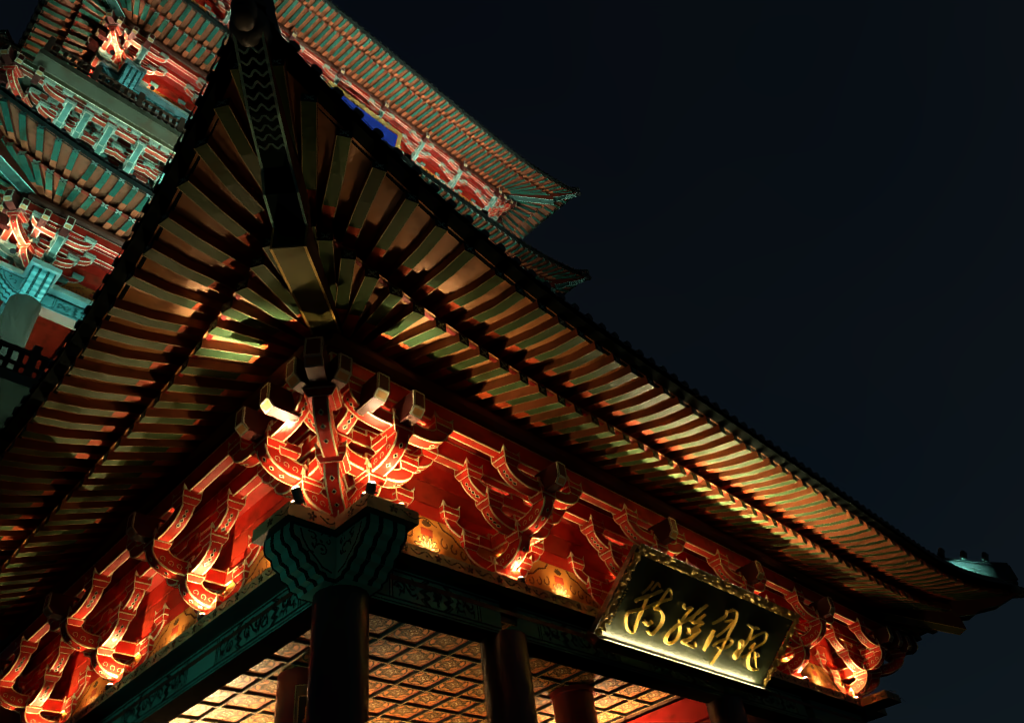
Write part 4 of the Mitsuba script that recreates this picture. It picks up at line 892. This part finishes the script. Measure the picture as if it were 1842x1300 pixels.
for z0, z1, c in ((21.2, 22.0, (0.30, .04, .025)), (22.03, 22.5, (0.36, .05, .03)), (22.53, 22.95, (0.30, .04, .025)), (22.98, 23.3, (0.10, .20, .16)), (23.62, 24.18, (0.30, .04, .025)), (24.52, 24.95, (0.26, .035, .022))):
    long_beam(W_, 'gallery_wall_board', fT, GX, 9.0, -.03, z0, z1, .12, c, TRT, .03)
    long_beam(W_, 'gallery_wall_board', Facade('W', GX, 0), TY - .9, 23.0, -.03, z0, z1, .12, c, TRT, .03)
# the wing that turns off to the left at the middle eaves: valley beam and its own eaves
wS = Facade('S', 0, 25.4)
Eaves(W_, wS, 30.6, -9.0, TX - .2, False, False, far=True, under=GT, board=BT, side=RT, first=RT1).build((-9, -1.2), tiles=True)
hip_beam(W_, 1.77, 25.75, -1, -1, 30.6, 2.71, 4.05, 1.98, 2.0, .40, True)
# blue name board under the top eaves
B_ = 'blue_signboard'
FB = Frame(V(10.75, 18.45, 38.3), V(1, 0, 0), nrm(V(0, -.35, 1)), nrm(V(0, -1, -.35)))
mb = MB(); mb.hexa([FB(V(u, v), c) for c in (-.1, .0) for u, v in ((0, 0), (4.6, 0), (4.6, 1.55), (0, 1.55))], (0, 0, 0.3)); put(f'{B_}__board', mb, 'blue_board')
FSold = FS; FS = FB
for u0, u1, v0, v1, nu, nv in ((-.25, 4.85, 1.55, 1.85, 160, 10), (-.25, 4.85, -.3, 0, 160, 10), (-.28, 0, 0, 1.55, 10, 50), (4.6, 4.88, 0, 1.55, 10, 50)):
    p, f = sg_grid(u0, u1, v0, v1, nu, nv, carve); put(f'{B_}__frame', (p, f), 'gold_dark', smooth=True)
FS = FSold
lab(B_, 'blue name board with pale carved frame under the top eaves of the tower', 'signboard')
# ------------------------------------------------------------------ lamps of the tower
lamp('tower_floodlight', (TX - .9, TY - .9, 30.60 + .26), 26, (1, .72, .48), 'warm floodlight on the upper tower capital', r=.07)
lamp('tower_floodlight', (TX + .9, TY - .5, 30.60 + .26), 9, (1, .72, .48), 'warm floodlight beside the upper tower capital', r=.06)
lamp('tower_floodlight', (TX - .9, TY - .9, 18.25 + .26), 16, (1, .70, .42), 'warm floodlight on the lower tower capital', r=.06)
lamp('tower_floodlight', (3.1, 19.8, 14.6), 60, (1, .62, .40), 'warm lamp by the lattice wall of the tower', r=.06, aim=(0, .4, 1))
spot_lamp('roof_floodlight', (5.0, 16.9, 13.3), (3.0, 17.6, 19.5), 75, PALE, 'teal floodlight on the lower tower gallery, aimed at the lower eaves', 55, 'floodlights on the tower galleries')
spot_lamp('tower_floodlight', (5.4, 16.7, 25.75), (3.2, 17.6, 32), 75, (.85, 1, .85), 'pale floodlight on the upper tower gallery', 55, 'floodlights on the tower galleries')
spot_lamp('eave_floodlight', (4.4, 16.4, 21.9), (2.6, 18.2, 24.5), 34, PALE, 'teal floodlight on the lower tower eaves, under the gallery', 62, 'floodlights on the tower roof')
spot_lamp('eave_floodlight', (-.2, 16.6, 21.9), (1.0, 18.2, 24.5), 22, PALE, 'teal floodlight at the left end of the lower tower eaves', 62, 'floodlights on the tower roof')
spot_lamp('tower_floodlight', (-.5, 17.0, 13.3), (1.0, 17.2, 20), 75, (.5, 1, .9), 'teal floodlight at the left end of the lower tower gallery', 55, 'floodlights on the tower galleries')
spot_lamp('roof_floodlight', (9.0, 11.0, 10.2), (10.5, 17.5, 40), 600, COOL, 'white green floodlight on the pavilion roof, aimed at the top eaves', 40, 'floodlights on the pavilion roof')
spot_lamp('roof_floodlight', (17.5, 11.0, 10.2), (20.5, 17.0, 40), 650, COOL, 'white green floodlight further right on the pavilion roof', 40, 'floodlights on the pavilion roof')
spot_lamp('roof_floodlight', (3.6, 13.6, 10.2), (1.6, 17.6, 26), 170, PALE, 'teal floodlight on the pavilion roof, aimed at the gallery', 20, 'floodlights on the pavilion roof')
# lit lamp behind the roof's far right tip
spot_lamp('ridge_floodlight', (22.5, 4.8, 8.35), (23.6, 4.6, 8.3), 700, (.35, 1, .85), 'teal floodlight behind the far right roof tip', 22, s=.12)

lamp('tower_floodlight', (TX - .5, TY + 1.6, 30.60 + .30), 26, (1, .74, .45), 'warm floodlight on the side of the upper tower capital, towards the left eaves', r=.06, aim=(-.55, .15, 1), cut=66)
spot_lamp('plaza_floodlight', (-9, 16.5, -1.2), (1.2, 16.6, 12.9), 300, PALE, 'pale floodlight on the plaza aimed at the lower tower gallery', 8, 'floodlights on the plaza')
spot_lamp('plaza_floodlight', (-6, -4, -1.2), (4.5, 6.9, 4.75), 20, TEAL, 'teal floodlight on the plaza in front of the corner column', 6, 'floodlights on the plaza')
spot_lamp('plaza_floodlight', (-9, 9.6, -1.2), (5, 9.2, 4.75), 85, TEAL, 'teal floodlight standing on the plaza left of the pavilion', 8, 'floodlights on the plaza')
spot_lamp('plaza_floodlight', (-9, 13.6, -1.2), (5, 12.2, 4.75), 80, TEAL, 'teal floodlight standing further back on the plaza', 8, 'floodlights on the plaza')
for x, nm in ((8.5, 'left'), (14.5, 'middle'), (20.0, 'right')):
    spot_lamp('eave_floodlight', (x, 16.3, 34.6), (x + .6, 18.4, 42.5), 200, (.92, 1, .80), f'floodlight on the tower middle roof, {nm} one of three under the top eaves', 62, 'floodlights on the tower roof')
for k in range(3): PALETTE[k] = mi.Float(np.array([c[k] for c in PAL], np.float32))
dr.eval(list(PALETTE.values()))
